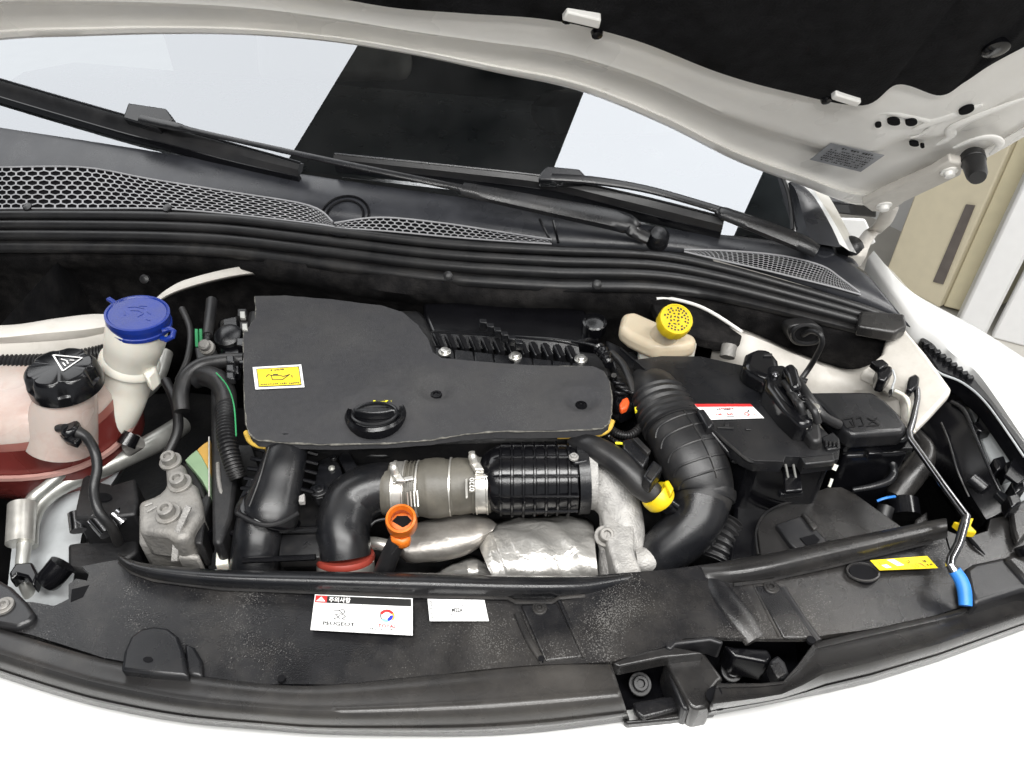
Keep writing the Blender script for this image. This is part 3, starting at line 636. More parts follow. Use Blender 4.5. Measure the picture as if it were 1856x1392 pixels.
mr = [YY(x, y, 1.72) for x, y in catmull([(1478, 320), (1500, 312), (1560, 345), (1590, 370), (1560, 392), (1500, 380), (1470, 350)], 28, True)]
MB().prism(mr, (0.02, 0.12, 0)).build('door_mirror', 'mirror_white', body, bevel=0.015, bseg=3)
MB().prism([YY(x, y, 1.70) for x, y in ((1466, 318), (1488, 322), (1482, 352), (1462, 345))], (0.01, 0.08, 0)).build('mirror_foot', 'gloss_black', body, bevel=0.006)
MB().prism([YY(x, y, 1.66) for x, y in ((1490, 366), (1590, 368), (1590, 396), (1515, 388))], (0.0, 0.06, -0.01)).build('door_seal', 'gloss_black', body, bevel=0.006)
MB().prism([YY(x, y, 1.60) for x, y in ((1508, 394), (1570, 396), (1590, 440), (1560, 452))], (0.0, 0.06, -0.03)).build('door_skin', 'white_paint', body, bevel=0.006)

# ------------------------------------------------------------------ wipers
def wiper(label, blade, conn, arm_pts, arm_thick, z0, pivot):
    w = thing('wiper', label, 'wiper', G(*pivot))
    P = [G(p[0], p[1], 0.020) for p in catmull([(b[0], b[1]) for b in blade], 40)]; wd_ = [b[2] for b in blade]
    t = (P[-1] - P[0]).normalized(); sd = GN.cross(t)
    if sd.z < 0: sd = -sd
    hw = [p[0] * 0.0010 for p in catmull([(b[2],) for b in blade], 40)]
    # spoiler body, rubber lip
    MB().loft([[p + sd * h + GN * 0.0, p + sd * h * 0.3 + GN * 0.012, p - sd * h * 0.4 + GN * 0.008, p - sd * h + GN * -0.004, p + GN * -0.006] for p, h in zip(P, hw)]).build('blade', 'rubber', w, smooth=30)
    MB().tube([p + sd * h * 0.55 + GN * 0.011 for p, h in zip(P, hw)], 0.0022, 6).build('blade_spine', 'satin_black', w)
    MB().loft([[p - sd * h + GN * -0.002, p - sd * (h + 0.004) + GN * -0.018, p - sd * (h - 0.006) + GN * -0.018, p - sd * (h - 0.006) + GN * -0.002] for p, h in zip(P, hw)]).build('rubber_lip', 'gloss_black', w, smooth=30)
    out = [G(x, y, 0.046) for x, y in conn]
    MB().prism(out, GN * -0.022).build('connector', 'satin_black', w, bevel=0.003)
    A = [G(p[0], p[1], p[2]) for p in catmull(arm_pts, 50)]; r = [p[3] * 0.0009 for p in catmull(arm_pts, 50)]
    MB().tube(A, r, 10, flat=0.6, ref=GN).build('arm', 'satin_black', w)
    return w
w1 = wiper('wiper with the thick blade whose long arm ends in the round pivot cap', [(-90, 130, 19), (0, 158, 20), (220, 222, 20), (300, 242, 20), (420, 275, 19), (545, 308, 14)],
      [(232, 186), (300, 196), (314, 214), (306, 222), (290, 220), (285, 232), (222, 214)], [(255, 215, .046, 10), (320, 230, .05, 10), (365, 240, .05, 6), (600, 292, .05, 7), (830, 340, .05, 8), (845, 344, .048, 15), (980, 372, .045, 19), (1125, 402, .04, 22), (1150, 420, .036, 14), (1175, 432, .03, 13)], 1, 0, (1190, 432))
MB().lathe(CWL(1192, 432, 0.012), CN, [(0.019, -0.02), (0.019, 0.008), (0.013, 0.016), (0.001, 0.019)], 20).build('pivot_cap', 'satin_black', w1)
w2 = wiper('slimmer wiper whose short arm disappears under the grey front pillar trim', [(608, 290, 9), (700, 300, 10), (850, 316, 11), (1000, 334, 12), (1100, 356, 14), (1200, 380, 15), (1310, 408, 14)],
      [(992, 300), (1050, 306), (1062, 318), (1056, 328), (975, 326), (980, 312)], [(1000, 322, .046, 9), (1080, 328, .05, 9), (1180, 345, .05, 8), (1302, 380, .05, 8), (1310, 386, .05, 13), (1380, 412, .045, 16), (1450, 440, .04, 17), (1480, 456, .035, 14)], 1, 0, (1480, 456))

# ================================================================== engine and its fittings
blk = thing('engine_block', 'dark engine block under the black foam cover', 'engine', Z(760, 800, 0.55))
slab('cylinder_head', [(450, 560), (760, 560), (800, 600), (1100, 640), (1118, 700), (1112, 770), (1060, 792), (460, 806), (440, 760), (436, 640)], 0.825, 0.3, 'oily_dark', blk, bevel=0.008)
slab('crankcase', [(395, 800), (700, 800), (1060, 800), (1180, 840), (1230, 1000), (1100, 1060), (420, 1060), (385, 950)], 0.665, 0.16, 'oily_dark', blk, bevel=0.01)
slab('head_front', [(560, 812), (1050, 800), (1052, 838), (560, 850)], 0.765, 0.1, 'oily_dark', blk, bevel=0.004)
for y_ in (836, 846): MB().tube([Z(620, y_, .78), Z(890, y_ - 3, .78)], 0.0035, 8).build('fuel_rail_pipe', 'gloss_black', blk)
rnd = random.Random(7)

# --- black foam engine cover
cov_px = [(462, 539), (520, 538), (600, 543), (690, 552), (730, 565), (757, 590), (775, 615), (785, 640), (800, 650), (850, 653), (950, 659), (1075, 663), (1094, 672), (1105, 692), (1109, 720), (1108, 750), (1103, 768), (1092, 776), (1070, 780), (1000, 783), (900, 783), (860, 785), (815, 790), (780, 795), (720, 800), (600, 804), (565, 803), (500, 801), (466, 798), (453, 788), (447, 770), (443, 720), (440, 620), (441, 602), (452, 590), (463, 575), (464, 558)]
dense_px = []
for a, b in zip(cov_px, cov_px[1:] + cov_px[:1]):
    for k in range(5): dense_px.append((a[0] + (b[0] - a[0]) * k / 5 + rnd.uniform(-0.4, 0.4), a[1] + (b[1] - a[1]) * k / 5 + rnd.uniform(-0.4, 0.4)))
CZ = 0.862
def cz(x, y):
    c1 = Z(682, 728, CZ); d1 = ((x - c1.x) ** 2 + (y - c1.y) ** 2) / 0.06 ** 2
    z = 0.012 * math.exp(-d1) + 0.003 * sin(x * 14 + 1) * cos(y * 17)
    for q in ((790, 708), (1054, 727)):
        c = Z(q[0], q[1], CZ); d = math.hypot(x - c.x, y - c.y); z -= 0.010 * math.exp(-(d / 0.0205) ** 6); z += 0.003 * math.exp(-((d - 0.03) / 0.012) ** 2)
    c = Z(682, 757, CZ); d = math.hypot(x - c.x, y - c.y); z -= 0.016 * math.exp(-(d / 0.040) ** 6)
    return z
cov = thing('engine_cover', 'black foam engine cover with a yellow oil sticker', 'engine cover', Z(760, 700, 0.83))
def covfn(v):
    if v.z > CZ - 0.004: v.z += cz(v.x, v.y)
    return v
MB().prism([Z(x, y, CZ) for x, y in dense_px], (0, 0, -0.012)).build('foam_pad', 'foam', cov, dense=0.009, fn=covfn, smooth=50)
E1 = [Z(x, y, CZ) for x, y in dense_px]; E1 = [p + Vector((0, 0, cz(p.x, p.y) - 0.0012 + rnd.uniform(-0.0008, 0.0008))) for p in E1]
MB().tube(E1[50:] + E1[:2], [0.0011 * rnd.uniform(0.6, 1.5) for _ in E1[50:] + E1[:2]], 6).build('frayed_edge', 'foam_edge', cov)
for pts in ([(447, 784), (454, 799), (470, 807), (500, 810)], [(1010, 790), (1060, 789), (1086, 786), (1102, 778), (1109, 764)]):
    pipe('yellow_underside', [(x, y, .846, 6) for x, y in pts], 'yellow_foam', cov, n=20, sides=8)
for q in ((790, 708), (1054, 727)):
    c = Z(q[0], q[1], CZ) + Vector((0, 0, -0.009))
    MB().lathe(c, (0, 0.05, 1), [(0.0175, -0.004), (0.0175, 0.0015), (0.0155, 0.002), (0.0145, 0.0), (0.009, 0.0), (0.008, 0.003), (0.005, 0.003), (0.0045, 0.001), (0.001, 0.001)], 24).build('fixing_button', 'gloss_black', cov)
Lb = Label('oil_label', [Z(458, 666, CZ + .002), Z(546, 661, CZ + .002), Z(552, 702, CZ + .002), Z(463, 706, CZ + .002)], 'label_white', cov)
Lb.rect(0.07, 0.09, 0.95, 0.93, 'ink_black'); Lb.rect(0.085, 0.125, 0.935, 0.895, 'label_yellow', lift=0.0006)
Lb.k += 15
Lb.dashes(0.36, 0.17, 0.64, 0.08, 7, 'ink_black', 5); Lb.dashes(0.12, 0.80, 0.92, 0.07, 22, 'ink_black', 6)
Lb.stroke([(0.25, 0.50), (0.30, 0.40), (0.36, 0.44), (0.37, 0.64), (0.57, 0.66), (0.74, 0.44), (0.60, 0.52), (0.54, 0.46), (0.36, 0.44)], 0.035, 'ink_black', asp=2.1)
Lb.stroke([(0.40, 0.41), (0.50, 0.41)], 0.04, 'ink_black', asp=2.1); Lb.stroke([(0.775, 0.48), (0.78, 0.58)], 0.04, 'ink_black', asp=2.1)

# --- oil filler cap
cc = Z(682, 757, CZ - 0.008); u = mpp(682, 757, CZ); AX = Vector((0, 0.10, 1)).normalized()
cap = thing('oil_filler_cap', 'round black oil filler cap with a yellow oil can mark', 'cap', cc)
MB().lathe(cc, AX, [(56 * u, -0.004), (56 * u, 0.008), (52 * u, 0.012), (46 * u, 0.010), (43 * u, 0.006), (40 * u, 0.006), (0.001, 0.006)], 48).build('cap_rim', 'gloss_black', cap, smooth=30)
a1 = AX.cross(Vector((0, 1, 0))).normalized(); a1 = -a1 if a1.x < 0 else a1; a2 = AX.cross(a1).normalized(); a2 = -a2 if a2.y < 0 else a2
MB().tube([cc + a1 * (40 * u * cos(t)) + a2 * (33 * u * sin(t)) + a2 * (-8 * u) + AX * 0.012 for t in [2 * pi * i / 48 for i in range(49)]], 0.0024, 8).build('grip_ring', 'satin_black', cap)
gl_ = []
for s_ in (-1, 1):
    for i in range(13):
        t = i / 12 * 2 - 1; t = t * s_
        gl_.append(cc + a1 * (38 * u * t) + a2 * (s_ * -9 * u * (1 - t * t) - 8 * u) + AX * 0.019)
MB().prism(gl_, AX * -0.014).build('grip_bar', 'satin_black', cap, bevel=0.002)
def strokes3(name, at, segs, w, material, parent):
    m = MB()
    for pts in segs:
        for (x0, y0), (x1, y1) in zip(pts[:-1], pts[1:]):
            l = math.hypot(x1 - x0, y1 - y0) or 1; nx, ny = -(y1 - y0) / l * w / 2, (x1 - x0) / l * w / 2
            m.add([at(x0 + nx, y0 + ny), at(x1 + nx, y1 + ny), at(x1 - nx, y1 - ny), at(x0 - nx, y0 - ny)], [(0, 1, 2, 3)])
    return m.build(name, material, parent)
atc = lambda x, y: cc + a1 * ((x * 1.25 + 4) * u) + a2 * ((y * 1.3 + 33) * u) + AX * 0.0122
strokes3('oil_can_mark', atc, [[(-18, 5), (-10, 5), (-8, -4), (8, -4), (14, 5), (18, -2)], [(-10, 5), (4, 5), (8, 1)], [(-3, 5), (-3, 9), (-7, 9), (2, 9)]], 3.2, 'ink_yellow', cap)

# --- cam cover behind it
cam_c = thing('cam_cover', 'finned black plastic cam cover behind the foam engine cover', 'cam cover', Z(920, 630, 0.80))
slab('rear_deck', [(765, 548), (900, 545), (1060, 560), (1090, 610), (1045, 622), (998, 616), (782, 601), (770, 575)], 0.838, 0.06, 'gloss_black', cam_c, bevel=0.006)
tp, bt_ = [(780, 601), (890, 607), (1000, 617), (1048, 626)], [(788, 627), (890, 633), (1000, 641), (1052, 648)]
MB().sheet(between(tp, bt_, [(-0.05, .838), (0, .845), (0.12, .848), (1, .836)], 30)).build('fin_slope', 'satin_black', cam_c)
for i in range(12):
    f = (i + 0.5) / 12; xt = 780 + (1042 - 780) * f; yt = 601 + 25 * f; xb = xt + 10; yb = 627 + 20 * f
    MB().prism([Z(xt - 4, yt, .853), Z(xt + 4, yt, .853), Z(xb + 6, yb, .846), Z(xb - 2, yb, .846)], (0, 0, -0.02)).build('pocket_shade', 'void_black', cam_c, bevel=0.001)  # black blocks standing in for the shade in pockets between the fin panels
for i in range(12):
    f = (i + 0.02) / 12; xt = 782 + (1042 - 780) * f; yt = 603 + 25 * f
    MB().prism([Z(xt, yt, .852), Z(xt + 17, yt + 1.5, .852), Z(xt + 22, yt + 24, .842), Z(xt + 12, yt + 24, .842)], (0, 0, -0.02)).build('fin_panel', 'satin_black', cam_c, bevel=0.002)
for i in range(8):
    f0, f1 = i / 8, (i + 0.94) / 8
    a = (788 + 284 * f0, 629 + 32 * f0); b = (788 + 284 * f1, 629 + 32 * f1)
    slab('ledge_panel', [a, b, (b[0] + 4, b[1] + 20), (a[0] + 2, a[1] + 20)], 0.846 if i % 3 else 0.838, 0.03, 'satin_black', cam_c, bevel=0.0015)
for x, y in ((806, 638), (934, 646), (1053, 651)): bolt('cover_bolt', x, y, 0.848, 8, 'steel', cam_c, h=0.35, socket=False)
for i in range(6):
    x, y = 868 + i * 13, 577 + i * 7.5
    slab('cable_clip', [(x, y), (x + 14, y + 1), (x + 15, y + 8), (x + 2, y + 7)], 0.872, 0.014, 'satin_black', cam_c, bevel=0.001)
MB().lathe(Z(1078, 583, .86), (0, -.2, 1), [(0.020, -0.02), (0.020, 0.0), (0.017, 0.002), (0.015, -0.004), (0.001, -0.004)], 24).build('sensor_boss', 'gloss_black', cam_c)
pipe('breather_stub', [(1035, 618, .85, 3), (1065, 623, .852, 3), (1090, 632, .85, 4), (1100, 645, .845, 6)], 'satin_black', cam_c, n=16, sides=8)
pipe('hose_end', [(1086, 632, .865, 12), (1098, 645, .868, 12), (1104, 662, .865, 9)], 'gloss_black', cam_c, n=12, sides=12, corr=(4, .25))

# --- fuel pump side, left of the cover
fpm = thing('fuel_pump', 'black fuel pump with brass union left of the foam cover', 'pump', Z(405, 660, .76))
slab('pump_body', [(392, 575), (440, 565), (446, 640), (436, 665), (395, 660)], 0.84, 0.1, 'gloss_black', fpm, bevel=0.012, bseg=3)
MB().lathe(Z(415, 612, .845), (0, -.3, 1), [(0.022, -0.01), (0.022, 0.008), (0.015, 0.013), (0.001, 0.014)], 20).build('pump_head', 'satin_black', fpm)
for x, y in ((438, 565), (442, 588), (436, 618), (440, 650), (424, 668)): slab('connector', [(x - 8, y - 6), (x + 9, y - 6), (x + 9, y + 8), (x - 8, y + 8)], 0.858, 0.015, 'matt_rubber' if y < 600 else 'gloss_black', fpm, bevel=0.002)
for x, y in ((439, 570), (443, 592)): slab('terminal', [(x - 5, y - 6), (x + 5, y - 6), (x + 6, y + 6), (x - 4, y + 6)], 0.864, 0.006, 'tube_aluminium', fpm, bevel=0.001)
pipe('ribbed_sleeve', [(384, 545, .87, 10), (380, 580, .868, 10), (376, 608, .865, 9)], 'rubber', fpm, n=12, sides=10)
pipe('sleeve_neck', [(376, 604, .866, 6), (374, 622, .864, 6)], 'matt_rubber', fpm, n=12, sides=10, corr=(4, .3))
MB().lathe(Z(375, 630, .858), (0, -.5, .8), [(0.001, -0.004), (0.012, -0.004), (0.012, 0.003), (0.010, 0.005), (0.0085, 0.005), (0.0085, 0.014), (0.005, 0.017), (0.001, 0.017)], 18).build('brass_union', 'grimy_aluminium', fpm)
for x in (353, 361): MB().prism([Z(x, 596, .86), Z(x + 5, 596, .86), Z(x + 6, 628, .845), Z(x + 1, 628, .845)], (0, .004, -0.01)).build('green_plate', 'green_paint', fpm)
slab('pump_bracket', [(352, 628), (392, 632), (394, 650), (356, 650)], 0.845, 0.03, 'matt_rubber', fpm, bevel=0.003)
brc = MB(); P, r = path_px([(442, 652, .852, 13), (400, 655, .852, 14), (365, 662, .85, 14), (338, 682, .845, 14), (328, 712, .835, 14), (330, 745, .82, 14)], 40)
tag(brc.tube(P, r, 14).build('fuel_hose', 'matt_rubber'), 'braided black fuel hose looping beside the fuel pump', 'hose')
for x in (412, 430):
    pass
hc = thing('hose_clip', 'black plastic hose clips on the braided hose end', 'clip', Z(420, 655, .85))
for y, w in ((650, 14), (666, 12), (680, 13)): slab('clip_band', [(409, y - 6), (424, y - 6), (425, y + 6), (410, y + 6)], 0.868, 0.012, 'satin_black', hc, bevel=0.002)
har = thing('wiring_conduit', 'fat corrugated wiring conduit running down beside the foam cover', 'conduit', Z(420, 860, .76))
pipe('conduit_elbow', [(352, 690, .835, 16), (372, 682, .842, 19), (395, 690, .846, 20), (408, 712, .846, 19), (411, 735, .845, 18)], 'matt_rubber', har, n=24)
pipe('corrugated_tube', [(411, 733, .845, 18), (410, 765, .845, 18), (412, 800, .84, 18), (422, 840, .825, 17), (432, 868, .81, 16)], 'rubber', har, corr=(26, .2), sides=16)
pipe('green_wire', [(392, 676, .866, 1.5), (412, 700, .868, 1.5), (424, 735, .868, 1.5), (428, 790, .866, 1.5)], 'green_paint', har, n=20, sides=6)
tc_ = thing('timing_cover', 'black timing belt cover with ochre and green discs at its edge', 'timing cover', Z(395, 960, .6))
slab('cover_wall', [(381, 700), (396, 700), (402, 790), (428, 870), (420, 935), (400, 985), (384, 985)], 0.80, 0.25, 'oily_dark', tc_, bevel=0.005)
for nm, px, m_ in (('ochre_disc', [(381, 797), (368, 805), (357, 815), (366, 828), (374, 843), (381, 858)], 'ochre_cover'), ('green_rim', [(357, 815), (346, 823), (335, 834), (350, 850), (366, 870), (381, 897), (381, 858), (374, 843), (366, 828)], 'pale_green')):
    slab(nm, px, 0.80, 0.02, m_, tc_, bevel=0.001)
MB().tube([Z(379, 792, .812), Z(379, 900, .80)], 0.0012, 6).build('cover_edge', 'bright_zinc', tc_)
slab('shade_plate', [(330, 835), (345, 842), (368, 880), (372, 905), (352, 892)], 0.79, 0.03, 'oily_dark', tc_)

# --- engine mount
em = thing('engine_mount', 'grimy cast aluminium engine mount with three socket bolts', 'engine mount', Z(315, 1000, .66))
slab('mount_arm', [(297, 836), (318, 830), (334, 842), (340, 866), (356, 878), (364, 905), (366, 930), (352, 952), (342, 972), (318, 980), (300, 968), (250, 962), (250, 908), (285, 895), (300, 880), (299, 856)], 0.805, 0.055, 'grimy_aluminium', em, bevel=0.008, bseg=3)
slab('mount_foot', [(322, 975), (352, 965), (352, 1000), (362, 1004), (360, 1012), (320, 1010)], 0.77, 0.08, 'grimy_aluminium', em, bevel=0.005)
slab('mount_block', [(250, 925), (292, 930), (330, 960), (322, 990), (250, 985)], 0.775, 0.06, 'grimy_aluminium', em, bevel=0.006)
for x, y, r in ((309, 836, 13), (326, 876, 14), (305, 931, 15)): bolt('mount_bolt', x, y, 0.808, r, 'grimy_aluminium', em, axis=(-0.05, -0.1, 1), h=0.6)
MB().prism([Z(336, 915, .825), Z(346, 920, .825), Z(326, 965, .805), Z(322, 1018, .765), Z(309, 1018, .765), Z(314, 965, .805)], (0, 0.004, -0.004)).build('earth_strap', 'cast_aluminium', em, bevel=0.001)
slab('mount_web', [(362, 905), (378, 890), (384, 900), (372, 935), (366, 985), (352, 985), (350, 960)], 0.79, 0.05, 'oily_dark', em, bevel=0.003)
pipe('mount_stud', [(372, 1000, .74, 16), (370, 960, .77, 16)], 'gloss_black', em, n=6)
for k, (a, b) in enumerate((((262, 917), (276, 912)), ((266, 928), (284, 918)))): MB().tube([Z(*a, .807), Z(*b, .807)], 0.0012, 6).build('cast_mark', 'cast_aluminium', em)
br = thing('steel_bracket', 'black steel bracket with shiny bushes beside the engine mount', 'bracket', Z(195, 1000, .6))
slab('bracket_plate', [(148, 866), (160, 858), (178, 872), (205, 878), (245, 866), (250, 905), (246, 932), (200, 938), (134, 940), (134, 930)], 0.775, 0.1, 'oily_dark', br, bevel=0.004)
slab('plate_hole', [(186 + 17 * cos(t), 901 + 8 * sin(t)) for t in [2 * pi * i / 20 for i in range(20)]], 0.777, 0.006, 'void_black', br, bevel=0)
for x0, y0, x1, y1, r in ((138, 930, 142, 962, 14), (172, 938, 196, 966, 15), (206, 934, 226, 950, 20)):
    pipe('bush', [(x0, y0, .765, r), (x1, y1, .755, r)], 'chrome_dark', br, n=4, sides=18)
slab('lower_bracket', [(122, 985), (250, 970), (250, 1000), (215, 1022), (150, 1035), (122, 1030)], 0.72, 0.1, 'oily_dark', br, bevel=0.005)

# --- intake duct and manifold frame on the left
du = thing('inlet_duct', 'tapered black plastic inlet duct leading down from the engine cover', 'duct', Z(470, 1015, .70))
pipe('duct_body', [(522, 800, .842, 36), (514, 840, .832, 40), (503, 880, .818, 45), (490, 930, .80, 52), (486, 944, .793, 50)], 'satin_black', du, n=24, sides=28, flat=0.8, ref=(0, -.5, .86))
pipe('duct_collar', [(490, 926, .800, 54), (488, 930, .797, 60), (484, 942, .790, 60), (483, 946, .788, 52)], 'gloss_black', du, n=9, sides=28, flat=0.84, ref=(0, -.5, .86))
pipe('lower_pipe', [(474, 935, .795, 42), (466, 975, .78, 43), (462, 1030, .75, 45)], 'satin_black', du, n=12, sides=24, flat=0.85, ref=(0, -.5, .86))
MB().tube([p for p in (Z(430 + 110 * k / 10, 930 + 22 * sin(pi * k / 10), .825 - 0.005 * k / 10) for k in range(11))], 0.003, 8).build('collar_lip', 'rubber', du)
for k in range(5):
    y = 818 + k * 17; xl = 476 - k * 6; xr = 556 + (2 if k < 2 else 6 - k * 3)
    MB().tube([Z(xl - 14, y - 5 + k, .83 - k * .004), Z(xl + 10, y, .835 - k * .004)], 0.003, 6).build('duct_rib', 'gloss_black', du)
    MB().tube([Z(xr - 6, y, .832 - k * .004), Z(xr + 18, y + 6, .826 - k * .004)], 0.003, 6).build('duct_rib', 'gloss_black', du)
MB().prism([Z(450, 866, .822), Z(462, 868, .825), Z(442, 910, .808), Z(428, 914, .802)], (0, 0.0, -0.01)).build('duct_flank', 'satin_black', du, bevel=0.002)
pipe('duct_seam', [(487, 810, .868, 1.5), (470, 870, .85, 1.5), (452, 918, .83, 1.5)], 'matt_rubber', du, n=10, sides=6)
fr = thing('manifold_frame', 'black moulded frame joining the inlet duct and the elbow hose', 'bracket', Z(560, 1010, .66))
slab('frame_plate', [(548, 880), (600, 900), (612, 965), (600, 1012), (508, 1012), (505, 962), (535, 940)], 0.762, 0.05, 'matt_rubber', fr, bevel=0.003)
slab('valve_plate', [(568, 880), (578, 835), (600, 826), (614, 838), (622, 862), (604, 880), (596, 900), (572, 904), (562, 892)], 0.80, 0.015, 'satin_black', fr, bevel=0.002)
bolt('plate_bolt', 578, 888, 0.805, 11, 'satin_black', fr, h=0.25)
bolt('plate_screw', 601, 848, 0.803, 4, 'tube_aluminium', fr, h=0.2)
bolt('plate_screw', 605, 829, 0.803, 5, 'satin_black', fr, h=0.2)
for a, b in (((395, 937), (440, 937)), ((395, 966), (430, 966)), ((508, 962), (603, 957)), ((440, 1016), (572, 1010)), ((398, 937), (398, 966))):
    MB().tube([Z(*a, .785), Z(*b, .785)], 0.004, 8).build('frame_bar', 'gloss_black', fr)
MB().tube([Z(598, 905, .80), Z(622, 888, .80), Z(634, 872, .80)], 0.005, 8).build('frame_bar', 'gloss_black', fr)
slab('lower_panel', [(508, 968), (580, 966), (580, 1010), (505, 1012)], 0.775, 0.02, 'matt_rubber', fr, bevel=0.002)
atf = lambda x, y: Z(556 + x, 985 + y, 0.7762)
strokes3('chevron_mark', atf, [[(-7, 2), (0, -4), (7, 2)], [(-7, 8), (0, 2), (7, 8)]], 2.4, 'satin_black', fr)
slab('cam_lever', [(622, 812), (636, 820), (655, 858), (648, 872), (634, 866), (612, 828)], 0.805, 0.012, 'satin_black', fr, bevel=0.003)
bolt('lever_pin', 645, 866, 0.807, 6, 'gloss_black', fr, h=0.4)
slab('white_clip', [(542, 898), (552, 894), (552, 908), (541, 909)], 0.82, 0.008, 'cast_aluminium', fr, bevel=0.001)
slab('pale_block', [(391, 1000), (412, 990), (413, 1020), (390, 1025)], 0.765, 0.02, 'tank_white', fr, bevel=0.002)
pipe('oil_pipe', [(395, 840, .80, 4), (398, 880, .80, 4), (412, 930, .79, 4)], 'grimy_aluminium', fr, n=10, sides=8)
el = thing('elbow_hose', 'smooth black elbow hose turning down to a red ring clamp', 'hose', Z(625, 1030, .68))
pipe('elbow', [(728, 884, .79, 46), (698, 884, .79, 47), (664, 892, .788, 49), (635, 915, .78, 51), (622, 955, .772, 49), (624, 985, .764, 47), (626, 1010, .752, 46)], 'satin_black', el, n=40, sides=28)
AR = Vector((0, 0.5, 0.87)); c = Z(626, 1010, .752); u6 = mpp(626, 1022, .742)
MB().lathe(c, AR, [(46 * u6, 0.003), (51 * u6, 0.004), (53 * u6, 0.0), (52 * u6, -0.004), (46 * u6, -0.005)], 40).build('red_ring', 'red_rubber', el)
MB().lathe(c - AR * 0.018, AR, [(50 * u6, 0.014), (51.5 * u6, 0.013), (51.5 * u6, -0.012), (50 * u6, -0.012)], 40).build('band_clamp', 'bright_zinc', el)
MB().lathe(c - AR * 0.044, AR, [(49 * u6, 0.012), (52 * u6, 0.01), (52 * u6, -0.03), (45 * u6, -0.03)], 40).build('lower_cuff', 'red_rubber', el)

# --- boost hose between elbow and resonator
bh = thing('boost_hose', 'grey brown bulged rubber boost hose held by two steel clamps', 'hose', Z(790, 930, .72))
segs = [(696, 888, 45), (704, 888, 47), (730, 887, 48), (752, 886, 48), (758, 886, 47), (762, 886, 50), (775, 885, 54), (795, 884, 55), (810, 883, 53), (817, 882, 50), (821, 882, 51), (832, 881, 52), (850, 880, 50), (870, 879, 48), (895, 878, 48)]
P, r = path_px([(x, y, .79, q) for x, y, q in segs], 70, False)
MB().tube(P, r, 36).build('hose', 'hose_brown', bh, smooth=50)
for xa, xb, rr_, mt in ((708, 716, 50, 'hose_brown'), (735, 740, 50.5, 'hose_brown'), (744, 747, 50.5, 'hose_brown'), (751, 754, 50.5, 'hose_brown'), (757, 760, 51.5, 'bright_zinc'), (816, 819, 53.5, 'bright_zinc'), (858, 860, 52, 'hose_brown'), (886, 890, 51, 'hose_brown')):
    y0 = 888 - (xa - 696) * 0.05
    pipe('moulded_band', [(xa, y0, .79, rr_), (xb, y0, .79, rr_)], mt, bh, n=3, sides=36)
for xa, xb, nm in ((717, 733, 'a'), (866, 882, 'b')):
    y0 = 888 - (xa - 696) * 0.05
    cl = pipe('hose_clamp', [(xa, y0, .79, 51), (xb, y0, .79, 51)], 'bright_zinc', bh, n=3, sides=36)
    for e_ in (xa - 2, xb + 1): pipe('clamp_lip', [(e_, y0, .79, 53), (e_ + 2.5, y0, .79, 53)], 'bright_zinc', cl, n=2, sides=36)
    xs = xa - 4 if xa < 800 else xa - 10
    ys = 853 if xa < 800 else 833
    pipe('worm_screw', [(xs + 4, ys + 6, .835, 8), (xs, ys - 6, .845, 8), (xs, ys - 7, .845, 6), (xs - 1, ys - 14, .85, 6)], 'bright_zinc', cl, n=9, sides=14, smooth=False)
    slab('screw_housing', [(xs - 6, ys + 2), (xs + 14, ys + 4), (xs + 22, ys + 18), (xs + 4, ys + 18)], 0.838, 0.008, 'bright_zinc', cl, bevel=0.002)
    slab('band_tail', [(xa - 6, y0 - 18), (xb + 16, y0 - 26), (xb + 17, y0 - 19), (xa - 6, y0 - 11)], 0.828, 0.004, 'bright_zinc', cl, bevel=0.001)
for k in range(4): MB().tube([Z(738 + k * 6, 892 - k, .832 - 0.001 * k), Z(740 + k * 6, 918, .815)], 0.0011, 6).build('moulded_rib', 'bright_zinc', bh)
slab('rating_plate', [(843, 868), (847, 866), (848, 900), (844, 902)], 0.832, 0.003, 'bright_zinc', bh, bevel=0.0005)
tg = Label('rating_mark', [Z(850, 866, .8325), Z(861, 865, .8325), Z(861, 892, .829), Z(850, 893, .829)], 'hose_brown', bh)
tg.text('0220', 0.1, 0.05, 0.9, 0.95, 'ink_pale', rot=True)

# --- ribbed resonator
rs = thing('resonator', 'black plastic intake resonator with a grid of raised ribs', 'resonator', Z(970, 930, .71))
P, r = path_px([(884, 872, .79, 40), (890, 871, .792, 52), (900, 870, .795, 60), (920, 869, .797, 64), (1000, 867, .797, 64), (1040, 866, .797, 62), (1046, 866, .797, 60)], 30)
MB().tube(P, r, 40, flat=0.9, ref=(0, -.5, .86)).build('shell', 'gloss_black', rs, smooth=50)
for k in range(7):
    x = 908 + k * 20; ang = [radians(-10 + 210 * i / 30) for i in range(31)]
    cpt = Z(x, 869.5 - k * 0.5, .797); rad = 65.5 * mpp(x, 869, .797) * (0.96 if k == 0 else 1)
    t_ = (Z(x + 10, 869, .797) - Z(x, 869, .797)).normalized(); A_ = t_.cross(Vector((0, -.5, .86))).normalized(); B_ = t_.cross(A_)
    if B_.z < 0: B_ = -B_
    if A_.y > 0: A_ = -A_
    MB().tube([cpt + (A_ * cos(a) + B_ * sin(a) * 0.9) * rad for a in ang], 0.0024, 6).build('ring_rib', 'gloss_black', rs)
for a in (20, 52, 84, 116, 148):
    a = radians(a); pts = []
    for x in (896, 910, 960, 1010, 1044):
        cpt = Z(x, 869, .797); rad = (65 if x > 900 else 58) * mpp(x, 869, .797); t_ = Vector((1, 0, 0)); A_ = Vector((0, -.86, -.5)); B_ = Vector((0, -.5, .86))
        pts.append(cpt + (A_ * cos(a) + B_ * sin(a) * 0.9) * rad)
    MB().tube(pts, 0.0022, 6).build('long_rib', 'gloss_black', rs)
